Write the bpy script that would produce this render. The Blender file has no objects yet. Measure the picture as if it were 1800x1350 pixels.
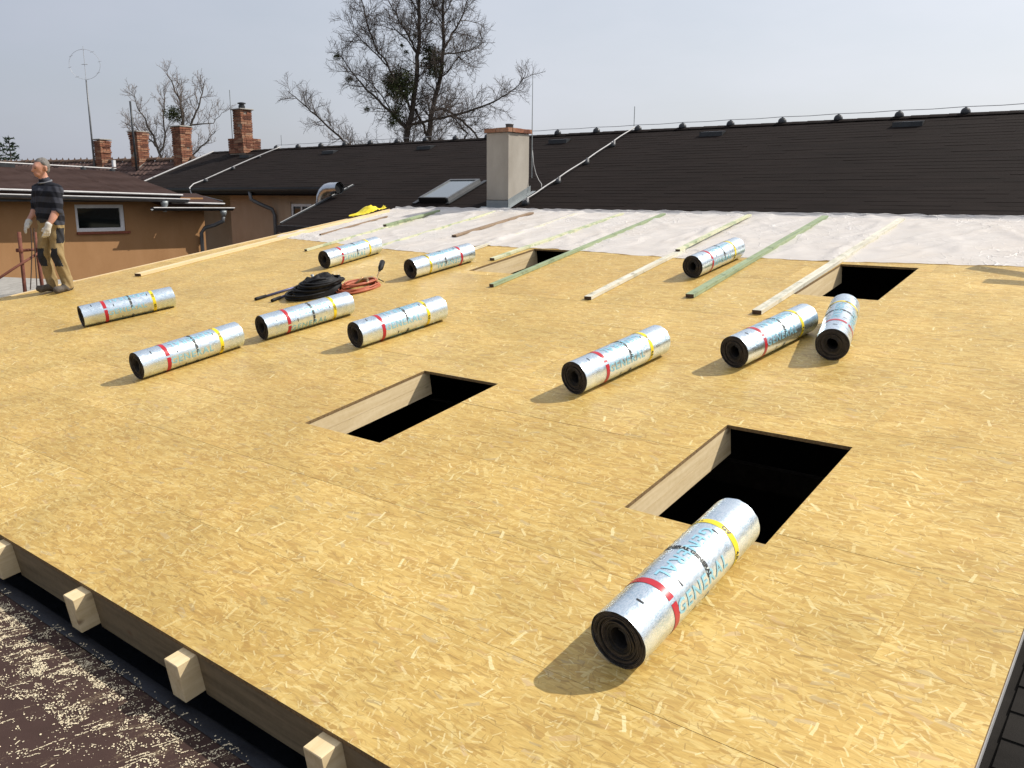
import bpy, bmesh, math, random
import numpy as np
from mathutils import Matrix, Vector, noise

random.seed(7)
SC = bpy.context.scene
COL = SC.collection
PI = math.pi

# ------------------------------------------------------------------ camera, sky, sun, exposure
SUN = Vector((1.0, 1.25, 1.60)).normalized()          # direction towards the sun
cam = bpy.data.cameras.new('camera')
cam.sensor_width = 36.0
cam.lens = 29.815
cam.clip_start = 0.05
cam.clip_end = 2000
camo = bpy.data.objects.new('camera', cam)
COL.objects.link(camo)
CR = ((0.78022118, -0.13787544, 0.61011907), (0.62546869, 0.16164600, -0.76332133), (0.00661996, 0.97716987, 0.21235640))
m4 = Matrix(CR).to_4x4()
m4.translation = (0, 0, 2.1)
camo.matrix_world = m4
SC.camera = camo

w = bpy.data.worlds.new('World')
SC.world = w
w.use_nodes = True
wn = w.node_tree
wn.nodes.clear()
wo = wn.nodes.new('ShaderNodeOutputWorld')
bg = wn.nodes.new('ShaderNodeBackground')
bg.inputs['Strength'].default_value = 0.105
sky = wn.nodes.new('ShaderNodeTexSky')
sky.sky_type = 'NISHITA'
sky.sun_disc = False
sky.sun_elevation = math.asin(SUN.z)
sky.sun_rotation = math.atan2(SUN.x, SUN.y)
sky.air_density = 1.3
sky.dust_density = 2.5
sky.ozone_density = 1.5
# thin high cloud veil: whitens the blue in soft bands
tc = wn.nodes.new('ShaderNodeTexCoord')
mp = wn.nodes.new('ShaderNodeMapping')
mp.inputs['Scale'].default_value = (1.5, 1.5, 4.5)
mp.inputs['Rotation'].default_value = (0.1, 0.25, 0.6)
nz = wn.nodes.new('ShaderNodeTexNoise')
nz.inputs['Scale'].default_value = 1.6
nz.inputs['Detail'].default_value = 6
nz.inputs['Roughness'].default_value = 0.55
rmp = wn.nodes.new('ShaderNodeMapRange')
rmp.inputs['From Min'].default_value = 0.3
rmp.inputs['From Max'].default_value = 0.75
rmp.inputs['To Min'].default_value = 0.62
rmp.inputs['To Max'].default_value = 0.86
mixs = wn.nodes.new('ShaderNodeMix')
mixs.data_type = 'RGBA'
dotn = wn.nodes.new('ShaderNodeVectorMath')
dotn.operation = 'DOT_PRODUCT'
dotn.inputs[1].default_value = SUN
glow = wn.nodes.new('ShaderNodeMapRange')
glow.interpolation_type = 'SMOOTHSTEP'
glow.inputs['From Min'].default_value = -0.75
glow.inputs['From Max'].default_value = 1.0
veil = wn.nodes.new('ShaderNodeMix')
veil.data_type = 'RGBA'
veil.inputs['A'].default_value = (2.9, 3.2, 4.15, 1)  # veil made dimmer away from the sun to weaken fill on shaded faces
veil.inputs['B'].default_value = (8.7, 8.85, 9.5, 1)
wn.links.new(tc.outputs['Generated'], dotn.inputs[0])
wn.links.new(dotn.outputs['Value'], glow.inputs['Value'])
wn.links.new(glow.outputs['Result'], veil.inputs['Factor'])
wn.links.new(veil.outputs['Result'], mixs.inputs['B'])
wn.links.new(tc.outputs['Generated'], mp.inputs['Vector'])
wn.links.new(mp.outputs['Vector'], nz.inputs['Vector'])
wn.links.new(nz.outputs['Fac'], rmp.inputs['Value'])
wn.links.new(rmp.outputs['Result'], mixs.inputs['Factor'])
wn.links.new(sky.outputs['Color'], mixs.inputs['A'])
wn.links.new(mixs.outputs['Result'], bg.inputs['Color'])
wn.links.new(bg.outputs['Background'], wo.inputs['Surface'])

sl = bpy.data.lights.new('sun', 'SUN')
sl.energy = 4.6
sl.angle = math.radians(0.5)
sl.color = (1.0, 0.945, 0.86)
so = bpy.data.objects.new('sun', sl)
COL.objects.link(so)
so.rotation_euler = SUN.to_track_quat('Z', 'Y').to_euler()

SC.view_settings.view_transform = 'Standard'
SC.view_settings.look = 'None'
SC.view_settings.exposure = 0.12
SC.view_settings.gamma = 1
SC.view_settings.use_curve_mapping = False
SC.render.engine = 'CYCLES'
SC.cycles.max_bounces = 6

# ------------------------------------------------------------------ helpers
SL = 0.1580759846                                      # pitch of the new timber roof
MD = Matrix.Rotation(SL, 4, 'X')
A22 = math.radians(22)


def T(x, y, z):
    return Matrix.Translation((x, y, z))


def RZ(a):
    return Matrix.Rotation(a, 4, 'Z')


def RX(a):
    return Matrix.Rotation(a, 4, 'X')


def RY(a):
    return Matrix.Rotation(a, 4, 'Y')


def deckM(x, s, rz=0.0, n=0.0):
    return MD @ T(x, s, n) @ RZ(rz)


def deckp(x, s, n=0.0):
    return MD @ Vector((x, s, n))


def roofz(y):
    return 1.805 + math.tan(A22) * (y - 11.949)


def tag(o, label=None, cat=None, group=None, kind=None):
    if label:
        o['label'] = label
    if cat:
        o['category'] = cat
    if group:
        o['group'] = group
    if kind:
        o['kind'] = kind
    return o


def empty(name, mw=None, parent=None):
    o = bpy.data.objects.new(name, None)
    o.empty_display_size = 0.1
    COL.objects.link(o)
    if parent:
        o.parent = parent
    if mw is not None:
        if parent:
            o.matrix_local = mw
        else:
            o.matrix_world = mw
    return o


def link(name, me, parent=None, mw=None):
    o = bpy.data.objects.new(name, me)
    COL.objects.link(o)
    if parent:
        o.parent = parent
        if mw is not None:
            o.matrix_local = mw
    elif mw is not None:
        o.matrix_world = mw
    return o


def copy_tree(o, parent=None):
    c = o.copy()
    COL.objects.link(c)
    c.parent = parent
    for ch in list(o.children):
        copy_tree(ch, c)
    return c


class MB:
    def __init__(self):
        self.v = []
        self.f = []
        self.mi = []
        self.cur = 0

    def add(self, vs, fs):
        b = len(self.v)
        self.v.extend([tuple(x) for x in vs])
        for f in fs:
            self.f.append([i + b for i in f])
            self.mi.append(self.cur)

    def box(self, x0, x1, y0, y1, z0, z1, M=None):
        vs = [Vector(p) for p in ((x0, y0, z0), (x1, y0, z0), (x1, y1, z0), (x0, y1, z0), (x0, y0, z1), (x1, y0, z1), (x1, y1, z1), (x0, y1, z1))]
        if M is not None:
            vs = [M @ p for p in vs]
        self.add(vs, [(3, 2, 1, 0), (4, 5, 6, 7), (0, 1, 5, 4), (1, 2, 6, 5), (2, 3, 7, 6), (3, 0, 4, 7)])

    def tube(self, path, rad, n=8, caps=True):
        path = [Vector(p) for p in path]
        if not hasattr(rad, '__len__'):
            rad = [rad] * len(path)
        vs, fs = [], []
        up = None
        for i, p in enumerate(path):
            d = (path[min(i + 1, len(path) - 1)] - path[max(i - 1, 0)])
            if d.length < 1e-9:
                d = Vector((0, 0, 1))
            d.normalize()
            if up is None:
                up = Vector((0, 0, 1)) if abs(d.z) < 0.9 else Vector((1, 0, 0))
            a = d.cross(up)
            if a.length < 1e-6:
                a = d.cross(Vector((0.3, 1, 0.2)))
            a.normalize()
            b = a.cross(d).normalized()
            up = b
            for k in range(n):
                t = 2 * PI * k / n
                vs.append(p + (a * math.cos(t) + b * math.sin(t)) * rad[i])
        for i in range(len(path) - 1):
            for k in range(n):
                k2 = (k + 1) % n
                fs.append((i * n + k, i * n + k2, (i + 1) * n + k2, (i + 1) * n + k))
        if caps:
            fs.append(tuple(range(n))[::-1])
            fs.append(tuple((len(path) - 1) * n + k for k in range(n)))
        self.add(vs, fs)

    def lathe(self, prof, n=16, M=None, cap0=True, cap1=True):
        vs, fs = [], []
        for r, z in prof:
            for k in range(n):
                t = 2 * PI * k / n
                p = Vector((r * math.cos(t), r * math.sin(t), z))
                vs.append(M @ p if M is not None else p)
        for i in range(len(prof) - 1):
            for k in range(n):
                k2 = (k + 1) % n
                fs.append((i * n + k, i * n + k2, (i + 1) * n + k2, (i + 1) * n + k))
        if cap0:
            fs.append(tuple(range(n))[::-1])
        if cap1:
            fs.append(tuple((len(prof) - 1) * n + k for k in range(n)))
        self.add(vs, fs)

    def mesh(self, name, mat, smooth=False):
        me = bpy.data.meshes.new(name)
        me.from_pydata(self.v, [], self.f)
        mats = mat if isinstance(mat, (list, tuple)) else [mat]
        for m in mats:
            me.materials.append(m)
        if len(mats) > 1:
            me.polygons.foreach_set('material_index', self.mi)
        if smooth:
            me.polygons.foreach_set('use_smooth', [True] * len(me.polygons))
        me.update()
        return me

    def obj(self, name, mat, parent=None, mw=None, smooth=False):
        return link(name, self.mesh(name, mat, smooth), parent, mw)


def bevel_mesh(me, w, seg=1):
    bm = bmesh.new()
    bm.from_mesh(me)
    bmesh.ops.bevel(bm, geom=bm.edges[:], offset=w, segments=seg, affect='EDGES', profile=0.5)
    bm.to_mesh(me)
    bm.free()


# ------------------------------------------------------------------ materials
class NT:
    """small node-graph writer"""

    def __init__(self, name):
        self.m = bpy.data.materials.new(name)
        self.m.use_nodes = True
        self.t = self.m.node_tree
        self.bsdf = self.t.nodes['Principled BSDF']
        self.out = self.t.nodes['Material Output']

    def n(self, typ, **kw):
        nd = self.t.nodes.new(typ)
        for k, v in kw.items():
            setattr(nd, k, v)
        return nd

    def L(self, a, b):
        self.t.links.new(a, b)

    def put(self, sock, v):
        if hasattr(v, 'is_output'):
            self.L(v, sock)
        else:
            sock.default_value = v

    def math(self, op, a, b=None, c=None, clamp=False):
        nd = self.n('ShaderNodeMath', operation=op, use_clamp=clamp)
        self.put(nd.inputs[0], a)
        if b is not None:
            self.put(nd.inputs[1], b)
        if c is not None:
            self.put(nd.inputs[2], c)
        return nd.outputs[0]

    def vmath(self, op, a, b):
        nd = self.n('ShaderNodeVectorMath', operation=op)
        self.put(nd.inputs[0], a)
        self.put(nd.inputs[1], b)
        return nd.outputs[0]

    def coord(self, kind='Object'):
        return self.n('ShaderNodeTexCoord').outputs[kind]

    def mapping(self, v, scale=(1, 1, 1), loc=(0, 0, 0), rot=(0, 0, 0)):
        nd = self.n('ShaderNodeMapping')
        self.L(v, nd.inputs['Vector'])
        nd.inputs['Scale'].default_value = scale
        nd.inputs['Location'].default_value = loc
        nd.inputs['Rotation'].default_value = rot
        return nd.outputs['Vector']

    def noise(self, v, scale, detail=4, rough=0.55, out='Fac', dist=0.0):
        nd = self.n('ShaderNodeTexNoise')
        if v is not None:
            self.L(v, nd.inputs['Vector'])
        nd.inputs['Scale'].default_value = scale
        nd.inputs['Detail'].default_value = detail
        nd.inputs['Roughness'].default_value = rough
        nd.inputs['Distortion'].default_value = dist
        return nd.outputs[out]

    def ramp(self, fac, stops, interp='LINEAR'):
        nd = self.n('ShaderNodeValToRGB')
        cr = nd.color_ramp
        cr.interpolation = interp
        while len(cr.elements) < len(stops):
            cr.elements.new(0.5)
        for e, (p, c) in zip(cr.elements, stops):
            e.position = p
            e.color = (c[0], c[1], c[2], 1)
        self.put(nd.inputs[0], fac)
        return nd.outputs['Color']

    def mix(self, fac, a, b, mode='MIX'):
        nd = self.n('ShaderNodeMix', data_type='RGBA', blend_type=mode)
        self.put(nd.inputs['Factor'], fac)
        for s, v in (('A', a), ('B', b)):
            if not hasattr(v, 'is_output'):
                v = (v[0], v[1], v[2], 1)
            self.put(nd.inputs[s], v)
        return nd.outputs['Result']

    def maprange(self, v, a, b, c=0.0, d=1.0):
        nd = self.n('ShaderNodeMapRange')
        self.put(nd.inputs['Value'], v)
        nd.inputs['From Min'].default_value = a
        nd.inputs['From Max'].default_value = b
        nd.inputs['To Min'].default_value = c
        nd.inputs['To Max'].default_value = d
        return nd.outputs['Result']

    def bump(self, h, strength=0.3, dist=0.01):
        nd = self.n('ShaderNodeBump')
        nd.inputs['Strength'].default_value = strength
        nd.inputs['Distance'].default_value = dist
        self.L(h, nd.inputs['Height'])
        self.L(nd.outputs['Normal'], self.bsdf.inputs['Normal'])
        return nd

    def set(self, color=None, rough=None, metal=None, spec=None):
        if color is not None:
            if not hasattr(color, 'is_output'):
                color = (color[0], color[1], color[2], 1)
            self.put(self.bsdf.inputs['Base Color'], color)
        if rough is not None:
            self.put(self.bsdf.inputs['Roughness'], rough)
        if metal is not None:
            self.put(self.bsdf.inputs['Metallic'], metal)
        if spec is not None:
            self.put(self.bsdf.inputs['Specular IOR Level'], spec)
        return self.m

    def rnd(self):
        return self.n('ShaderNodeObjectInfo').outputs['Random']


def mottled(name, c1, c2, rough=0.8, scale=8.0, bump=0.2, bdist=0.01, metal=0.0, spec=0.4, fine=60.0, detail=5):
    t = NT(name)
    co = t.coord()
    a = t.noise(co, scale, detail, 0.6)
    b = t.noise(co, fine, 3, 0.6)
    f = t.math('MULTIPLY_ADD', b, 0.35, t.math('MULTIPLY', a, 0.75))
    col = t.ramp(f, [(0.36, c1), (0.72, c2)])
    t.set(col, rough, metal, spec)
    if bump:
        t.bump(f, bump, bdist)
    return t.m


def flat(name, c, rough=0.7, metal=0.0, spec=0.4):
    return mottled(name, [x * 0.9 for x in c], [min(1, x * 1.1) for x in c], rough, 14.0, 0.0, metal=metal, spec=spec)


def make_osb():
    """oriented strand board: layers of separately rotated strands, one per scattered cell"""
    t = NT('osb')
    co = t.coord()
    r = t.rnd()
    off = t.n('ShaderNodeCombineXYZ')
    t.L(t.math('MULTIPLY', r, 37.0), off.inputs[0])
    t.L(t.math('MULTIPLY', r, 91.0), off.inputs[1])
    p = t.vmath('ADD', t.vmath('MULTIPLY', co, (1.14, 1.14, 1.14)), off.outputs[0])
    # slight wobble so that strand edges are not ruler straight
    wob = t.n('ShaderNodeVectorMath', operation='SCALE')
    nn = t.n('ShaderNodeTexNoise')
    t.L(p, nn.inputs['Vector'])
    nn.inputs['Scale'].default_value = 14.0
    nn.inputs['Detail'].default_value = 2
    t.L(t.vmath('SUBTRACT', nn.outputs['Color'], (0.5, 0.5, 0.5)), wob.inputs[0])
    wob.inputs['Scale'].default_value = 0.022
    p = t.vmath('ADD', p, wob.outputs[0])
    nfine = t.noise(t.mapping(p, (16, 150, 16)), 1.0, 4, 0.65, dist=0.5)
    nbig = t.noise(p, 1.3, 3, 0.5)

    def layer(ox, oy, cx, cy, hl, hw, base, spread, dens):
        q = t.mapping(p, (1 / cx, 1 / cy, 1), (ox, oy, 0))
        vo = t.n('ShaderNodeTexVoronoi', voronoi_dimensions='2D', feature='F1')
        t.L(q, vo.inputs['Vector'])
        vo.inputs['Scale'].default_value = 1.0
        loc = t.vmath('MULTIPLY', t.vmath('SUBTRACT', q, vo.outputs['Position']), (cx, cy, 0))
        sp = t.n('ShaderNodeSeparateColor')
        t.L(vo.outputs['Color'], sp.inputs[0])
        ang = t.math('MULTIPLY_ADD', sp.outputs[0], spread, base - spread / 2)
        ro = t.n('ShaderNodeVectorRotate', rotation_type='Z_AXIS')
        t.L(loc, ro.inputs['Vector'])
        t.L(ang, ro.inputs['Angle'])
        xy = t.n('ShaderNodeSeparateXYZ')
        t.L(ro.outputs[0], xy.inputs[0])
        sz = t.math('MULTIPLY_ADD', sp.outputs[1], 0.7, 0.5)
        ax = t.math('LESS_THAN', t.math('ABSOLUTE', xy.outputs[0]), t.math('MULTIPLY', sz, hl))
        # tapered, uneven strand width
        wv = t.math('MULTIPLY', t.math('MULTIPLY_ADD', xy.outputs[0], 3.0, sz), hw)
        ay = t.math('LESS_THAN', t.math('ABSOLUTE', xy.outputs[1]), wv)
        de = t.math('LESS_THAN', sp.outputs[2], dens)
        m = t.math('MULTIPLY', t.math('MULTIPLY', ax, ay), de)
        tone = t.math('FRACT', t.math('MULTIPLY', t.math('ADD', sp.outputs[0], sp.outputs[2]), 7.31))
        return m, tone

    # bed of fine strands lying along the board
    vo = t.n('ShaderNodeTexVoronoi', voronoi_dimensions='2D', feature='F1')
    t.L(t.mapping(p, (9.0, 62.0, 1)), vo.inputs['Vector'])
    vo.inputs['Scale'].default_value = 1.0
    sp0 = t.n('ShaderNodeSeparateColor')
    t.L(vo.outputs['Color'], sp0.inputs[0])
    mid = [(0.0, (0.47, 0.275, 0.082)), (0.2, (0.545, 0.335, 0.102)), (0.55, (0.605, 0.39, 0.126)), (0.85, (0.66, 0.445, 0.16)), (1.0, (0.71, 0.51, 0.215))]
    col = t.ramp(sp0.outputs[0], mid)
    height = t.math('MULTIPLY', sp0.outputs[1], 0.3)
    light = [(0.0, (0.66, 0.455, 0.175)), (0.5, (0.735, 0.545, 0.25)), (1.0, (0.82, 0.67, 0.39))]
    dark = [(0.0, (0.34, 0.205, 0.066)), (0.5, (0.43, 0.265, 0.088)), (1.0, (0.50, 0.31, 0.105))]
    grey = [(0.0, (0.45, 0.31, 0.145)), (0.35, (0.55, 0.40, 0.22)), (0.6, (0.56, 0.33, 0.115)), (1.0, (0.62, 0.43, 0.24))]
    # offsets, cell size, strand half length and half width, direction, spread, share, palette, strength
    specs = [
        (0.0, 0.0, 0.120, 0.065, 0.070, 0.0140, 0.0, 1.1, 0.95, mid, 0.85),
        (3.3, 1.7, 0.120, 0.080, 0.070, 0.0150, 0.05, 1.5, 0.9, mid, 0.85),
        (7.1, 4.4, 0.075, 0.070, 0.042, 0.0065, 0.3, 3.0, 0.85, mid, 0.8),
        (5.9, 8.2, 0.130, 0.080, 0.060, 0.0060, 0.0, 0.7, 0.45, dark, 0.75),
        (1.9, 6.6, 0.140, 0.100, 0.052, 0.0130, -0.1, 1.3, 0.30, grey, 0.8),
        (9.4, 2.8, 0.075, 0.060, 0.038, 0.0048, 0.5, 2.6, 0.6, light, 0.5),
        (4.8, 9.9, 0.120, 0.040, 0.070, 0.0075, 0.0, 0.7, 0.75, mid, 0.7),
        (8.3, 0.4, 0.130, 0.110, 0.046, 0.0078, 1.25, 1.3, 0.22, light, 0.85),
        (2.2, 3.9, 0.050, 0.045, 0.022, 0.0032, 1.1, 3.1, 0.5, light, 0.7),
        (3.1, 5.7, 0.040, 0.032, 0.018, 0.0024, 0.0, 3.0, 0.55, dark, 0.65),
        (6.5, 7.7, 0.150, 0.060, 0.065, 0.0013, 0.0, 0.5, 0.5, dark, 0.95),
    ]
    for k, (ox, oy, cx, cy, hl, hw, base, spread, dens, rp, amt) in enumerate(specs):
        m, tone = layer(ox, oy, cx, cy, hl, hw, base, spread, dens)
        col = t.mix(t.math('MULTIPLY', m, amt), col, t.ramp(tone, rp))
        if k in (5, 7):
            height = t.math('MAXIMUM', height, t.math('MULTIPLY', m, 0.35 + 0.06 * k))
    # grain, soft board-to-board tone
    col = t.mix(0.6, col, t.ramp(nfine, [(0.25, (0.66, 0.63, 0.56)), (0.75, (1.22, 1.22, 1.22))]), 'MULTIPLY')
    col = t.mix(1.0, col, t.ramp(nbig, [(0.3, (0.87, 0.87, 0.86)), (0.7, (1.10, 1.09, 1.09))]), 'MULTIPLY')
    col = t.mix(1.0, col, t.ramp(r, [(0.0, (0.94, 0.92, 0.89)), (0.5, (1.0, 1.0, 0.98)), (1.0, (1.05, 1.06, 1.10))]), 'MULTIPLY')
    col = t.mix(1.0, col, (0.868, 0.912, 0.825), 'MULTIPLY')
    t.set(col, t.maprange(nfine, 0.3, 0.7, 0.42, 0.6), 0.0, 0.35)
    t.bump(height, 0.25, 0.0018)
    return t.m


def make_timber(name, c1, c2, knots=True, stain=None, axis=1, stain_c=(0.1, 0.2, 0.1)):
    t = NT(name)
    co = t.coord()
    r = t.rnd()
    off = t.n('ShaderNodeCombineXYZ')
    for i in range(3):
        t.L(t.math('MULTIPLY', r, 17.0 + 9 * i), off.inputs[i])
    p = t.vmath('ADD', co, off.outputs[0])
    s = [26, 26, 26]
    s[axis] = 1.4
    g = t.noise(t.mapping(p, s), 1.0, 5, 0.6, dist=0.6)
    fine = t.noise(p, 30, 3, 0.6)
    col = t.ramp(t.math('MULTIPLY_ADD', fine, 0.25, t.math('MULTIPLY', g, 0.8)), [(0.35, c1), (0.66, c2)])
    if knots:
        vo = t.n('ShaderNodeTexVoronoi', feature='F1')
        sk = [7, 7, 7]
        sk[axis] = 3.2
        t.L(t.mapping(p, sk), vo.inputs['Vector'])
        vo.inputs['Scale'].default_value = 1.0
        kn = t.maprange(vo.outputs['Distance'], 0.06, 0.14, 1.0, 0.0)
        col = t.mix(t.math('MULTIPLY', kn, 0.75), col, (0.16, 0.08, 0.035))
    if stain:
        n2 = t.noise(p, stain[0], 4, 0.65)
        col = t.mix(t.maprange(n2, stain[1], stain[1] + 0.1, 0.0, stain[2]), col, stain_c)
    t.set(col, 0.75, 0.0, 0.3)
    t.bump(g, 0.15, 0.003)
    return t.m


def make_foil():
    t = NT('aluminium_foil')
    co = t.coord()
    cr = t.noise(t.mapping(co, (1, 0.8, 1)), 26, 5, 0.6)
    big = t.noise(co, 7.5, 3, 0.5)
    sp = t.noise(t.mapping(co, (190, 75, 190)), 1.0, 2, 0.7)
    msk = t.noise(co, 6.0, 3, 0.6)
    pr = t.math('MULTIPLY', t.maprange(sp, 0.40, 0.60, 0.0, 0.8), t.maprange(msk, 0.34, 0.58, 0.25, 1.0))
    col = t.mix(pr, (0.79, 0.86, 0.90), (0.46, 0.60, 0.69))
    t.set(col, t.maprange(cr, 0.3, 0.7, 0.22, 0.38), 0.97, 0.5)
    h = t.math('MULTIPLY_ADD', big, 1.5, cr)
    t.bump(h, 0.27, 0.008)
    return t.m


def make_film():
    t = NT('plastic_film')
    co = t.coord()
    n1 = t.noise(co, 1.4, 4, 0.6)
    n2 = t.noise(t.mapping(co, (1.0, 0.6, 1), rot=(0, 0, 0.5)), 9.0, 6, 0.65, dist=1.2)
    col = t.ramp(n1, [(0.35, (0.68, 0.64, 0.595)), (0.7, (0.79, 0.757, 0.722))])
    cz = t.noise(t.mapping(co, (1.0, 0.55, 1), rot=(0, 0, 0.35)), 2.6, 2, 0.5, dist=1.8)
    cz2 = t.noise(t.mapping(co, (0.7, 1.2, 1), rot=(0, 0, -0.4)), 4.3, 2, 0.5, dist=1.2)
    c1 = t.maprange(t.math('ABSOLUTE', t.math('SUBTRACT', cz, 0.5)), 0.0, 0.02, 1.0, 0.0)
    c2 = t.maprange(t.math('ABSOLUTE', t.math('SUBTRACT', cz2, 0.52)), 0.0, 0.016, 1.0, 0.0)
    crease = t.math('MULTIPLY', t.math('MAXIMUM', c1, t.math('MULTIPLY', c2, 0.8)), t.maprange(t.noise(co, 0.9, 2, 0.5), 0.42, 0.6, 0.0, 1.0))
    col = t.mix(t.math('MULTIPLY', crease, 0.45), col, (0.93, 0.92, 0.91))
    t.set(col, t.maprange(n2, 0.35, 0.7, 0.28, 0.5), 0.0, 0.5)
    t.bump(t.math('MULTIPLY_ADD', crease, 0.9, t.math('MULTIPLY', n2, 0.35)), 0.5, 0.02)
    tr = t.n('ShaderNodeBsdfTransparent')
    ms = t.n('ShaderNodeMixShader')
    t.put(ms.inputs[0], t.maprange(n1, 0.3, 0.7, 0.16, 0.36))
    t.L(t.bsdf.outputs[0], ms.inputs[1])
    t.L(tr.outputs[0], ms.inputs[2])
    t.L(ms.outputs[0], t.out.inputs['Surface'])
    return t.m


def make_brick(name):
    t = NT(name)
    co = t.coord()
    vo = t.n('ShaderNodeTexVoronoi', feature='F1')
    t.L(t.mapping(co, (4.4, 4.4, 13.0)), vo.inputs['Vector'])
    vo.inputs['Scale'].default_value = 1.0
    vo.inputs['Randomness'].default_value = 0.6
    sp = t.n('ShaderNodeSeparateColor')
    t.L(vo.outputs['Color'], sp.inputs[0])
    fine = t.noise(co, 40, 4, 0.65)
    col = t.ramp(sp.outputs[0], [(0.0, (0.12, 0.046, 0.030)), (0.4, (0.27, 0.105, 0.060)), (0.75, (0.35, 0.165, 0.095)), (1.0, (0.40, 0.25, 0.165))])
    col = t.mix(t.maprange(fine, 0.45, 0.7, 0.0, 0.75), col, (0.10, 0.065, 0.05))
    t.set(col, 0.9, 0.0, 0.2)
    t.bump(fine, 0.4, 0.01)
    return t.m


def make_shingle(name, c1, c2, grit=240.0, streak=0.5):
    t = NT(name)
    co = t.coord()
    a = t.noise(t.mapping(co, (1.1, 6.5, 6.5)), 1.0, 3, 0.6)
    g = t.noise(co, grit, 2, 0.7)
    b = t.noise(co, 0.5, 3, 0.5)
    f = t.math('ADD', t.math('MULTIPLY', a, streak), t.math('MULTIPLY', g, 0.35))
    f = t.math('MULTIPLY_ADD', b, 0.25, f)
    col = t.ramp(f, [(0.32, c1), (0.75, c2)])
    t.set(col, 0.92, 0.0, 0.1)
    t.bump(g, 0.3, 0.004)
    return t.m


def make_plaster(name, c1, c2):
    t = NT(name)
    co = t.coord()
    a = t.noise(t.mapping(co, (1, 1, 0.45)), 2.4, 5, 0.6)
    g = t.noise(co, 120, 2, 0.6)
    f = t.math('MULTIPLY_ADD', g, 0.25, t.math('MULTIPLY', a, 0.8))
    t.set(t.ramp(f, [(0.35, c1), (0.7, c2)]), 0.92, 0.0, 0.2)
    t.bump(g, 0.25, 0.004)
    return t.m


def make_felt():
    t = NT('brown_roofing_felt')
    co = t.coord()
    g = t.noise(co, 300.0, 2, 0.7)
    a = t.noise(co, 2.2, 4, 0.6)
    f = t.math('ADD', t.math('MULTIPLY', a, 0.6), t.math('MULTIPLY', g, 0.4))
    col = t.ramp(f, [(0.32, (0.033, 0.018, 0.0145)), (0.72, (0.070, 0.040, 0.033))])
    # film of fine wood dust lying in drifts and drag marks
    q = t.mapping(co, (1, 1, 1), rot=(0, 0, -1.25))
    d1 = t.noise(t.mapping(q, (5.5, 16, 1)), 1.0, 5, 0.65)
    d2 = t.noise(co, 130.0, 2, 0.7)
    xyz = t.n('ShaderNodeSeparateXYZ')
    t.L(co, xyz.inputs[0])
    near = t.maprange(xyz.outputs[1], 0.9, 1.45, 0.0, 0.10)
    dm = t.maprange(t.math('ADD', t.math('MULTIPLY', t.math('ADD', d1, near), 0.75), t.math('MULTIPLY', d2, 0.35)), 0.66, 0.82, 0.0, 0.4)
    col = t.mix(dm, col, (0.42, 0.33, 0.20))
    t.set(col, 0.9, 0.0, 0.2)
    t.bump(g, 0.3, 0.003)
    return t.m


OSB = make_osb()
OSB_EDGE = mottled('osb_edge', (0.10, 0.06, 0.025), (0.30, 0.19, 0.08), 0.9, 60, 0.4, 0.006, fine=160)
RAW = make_timber('raw_spruce', (0.60, 0.45, 0.235), (0.75, 0.60, 0.365))
RAWX = make_timber('raw_spruce_cross', (0.50, 0.35, 0.18), (0.64, 0.48, 0.28), axis=0)
SHADEWOOD = mottled('attic_shade_timber', (0.035, 0.028, 0.02), (0.075, 0.06, 0.043), 0.9, 12, 0.2)  # attic timber coloured dark: the shade inside is put into its colour
ENDGRAIN = mottled('timber_end_grain', (0.46, 0.34, 0.19), (0.60, 0.46, 0.28), 0.9, 30, 0.3, 0.004)
DARKEND = mottled('dark_batten_end', (0.05, 0.032, 0.022), (0.13, 0.085, 0.055), 0.9, 40, 0.2)
BLOCKW = make_timber('shaded_board', (0.15, 0.11, 0.06), (0.25, 0.185, 0.105), axis=0)  # raw timber with the shade under the eave put into its colour
GREENB = make_timber('green_stained_batten', (0.20, 0.26, 0.15), (0.34, 0.40, 0.24), False, (6, 0.55, 0.6), stain_c=(0.12, 0.15, 0.09))
PALEG = make_timber('pale_green_batten', (0.46, 0.47, 0.30), (0.64, 0.63, 0.44), True, (6, 0.50, 0.7), stain_c=(0.25, 0.33, 0.19))
PALEB = make_timber('pale_weathered_batten', (0.47, 0.44, 0.34), (0.70, 0.67, 0.56), True, (8, 0.52, 0.5), stain_c=(0.30, 0.30, 0.22))
BROWNB = make_timber('brown_weathered_batten', (0.20, 0.135, 0.085), (0.34, 0.25, 0.17), False, (8, 0.55, 0.5), stain_c=(0.11, 0.07, 0.045))
FOIL = make_foil()
BITUMEN = mottled('bitumen', (0.008, 0.0075, 0.007), (0.035, 0.031, 0.028), 0.62, 40, 0.5, 0.004, fine=180)
BITUMEN_BR = mottled('bitumen_film_edge', (0.07, 0.058, 0.05), (0.20, 0.16, 0.135), 0.7, 40, 0.3, 0.003)
RED = flat('red_tape', (0.42, 0.018, 0.03), 0.32)
YEL = flat('yellow_tape', (0.78, 0.60, 0.02), 0.32)
PAPER = flat('pale_tape', (0.55, 0.60, 0.56), 0.4)
INK_BLUE = flat('pale_blue_ink', (0.30, 0.58, 0.69), 0.4, 0.3)
INK_BLACK = flat('black_ink', (0.02, 0.02, 0.022), 0.5)
FILM = make_film()
SHINGLE = make_shingle('charcoal_shingle', (0.0062, 0.0040, 0.0032), (0.0190, 0.0128, 0.0106), streak=0.45)
SHINGLE_BR = make_shingle('brown_shingle', (0.034, 0.0195, 0.0165), (0.072, 0.045, 0.038), streak=0.4)
SHINGLE_DK = make_shingle('dark_shingle', (0.010, 0.009, 0.008), (0.030, 0.027, 0.024))
FELT = make_felt()
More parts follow.
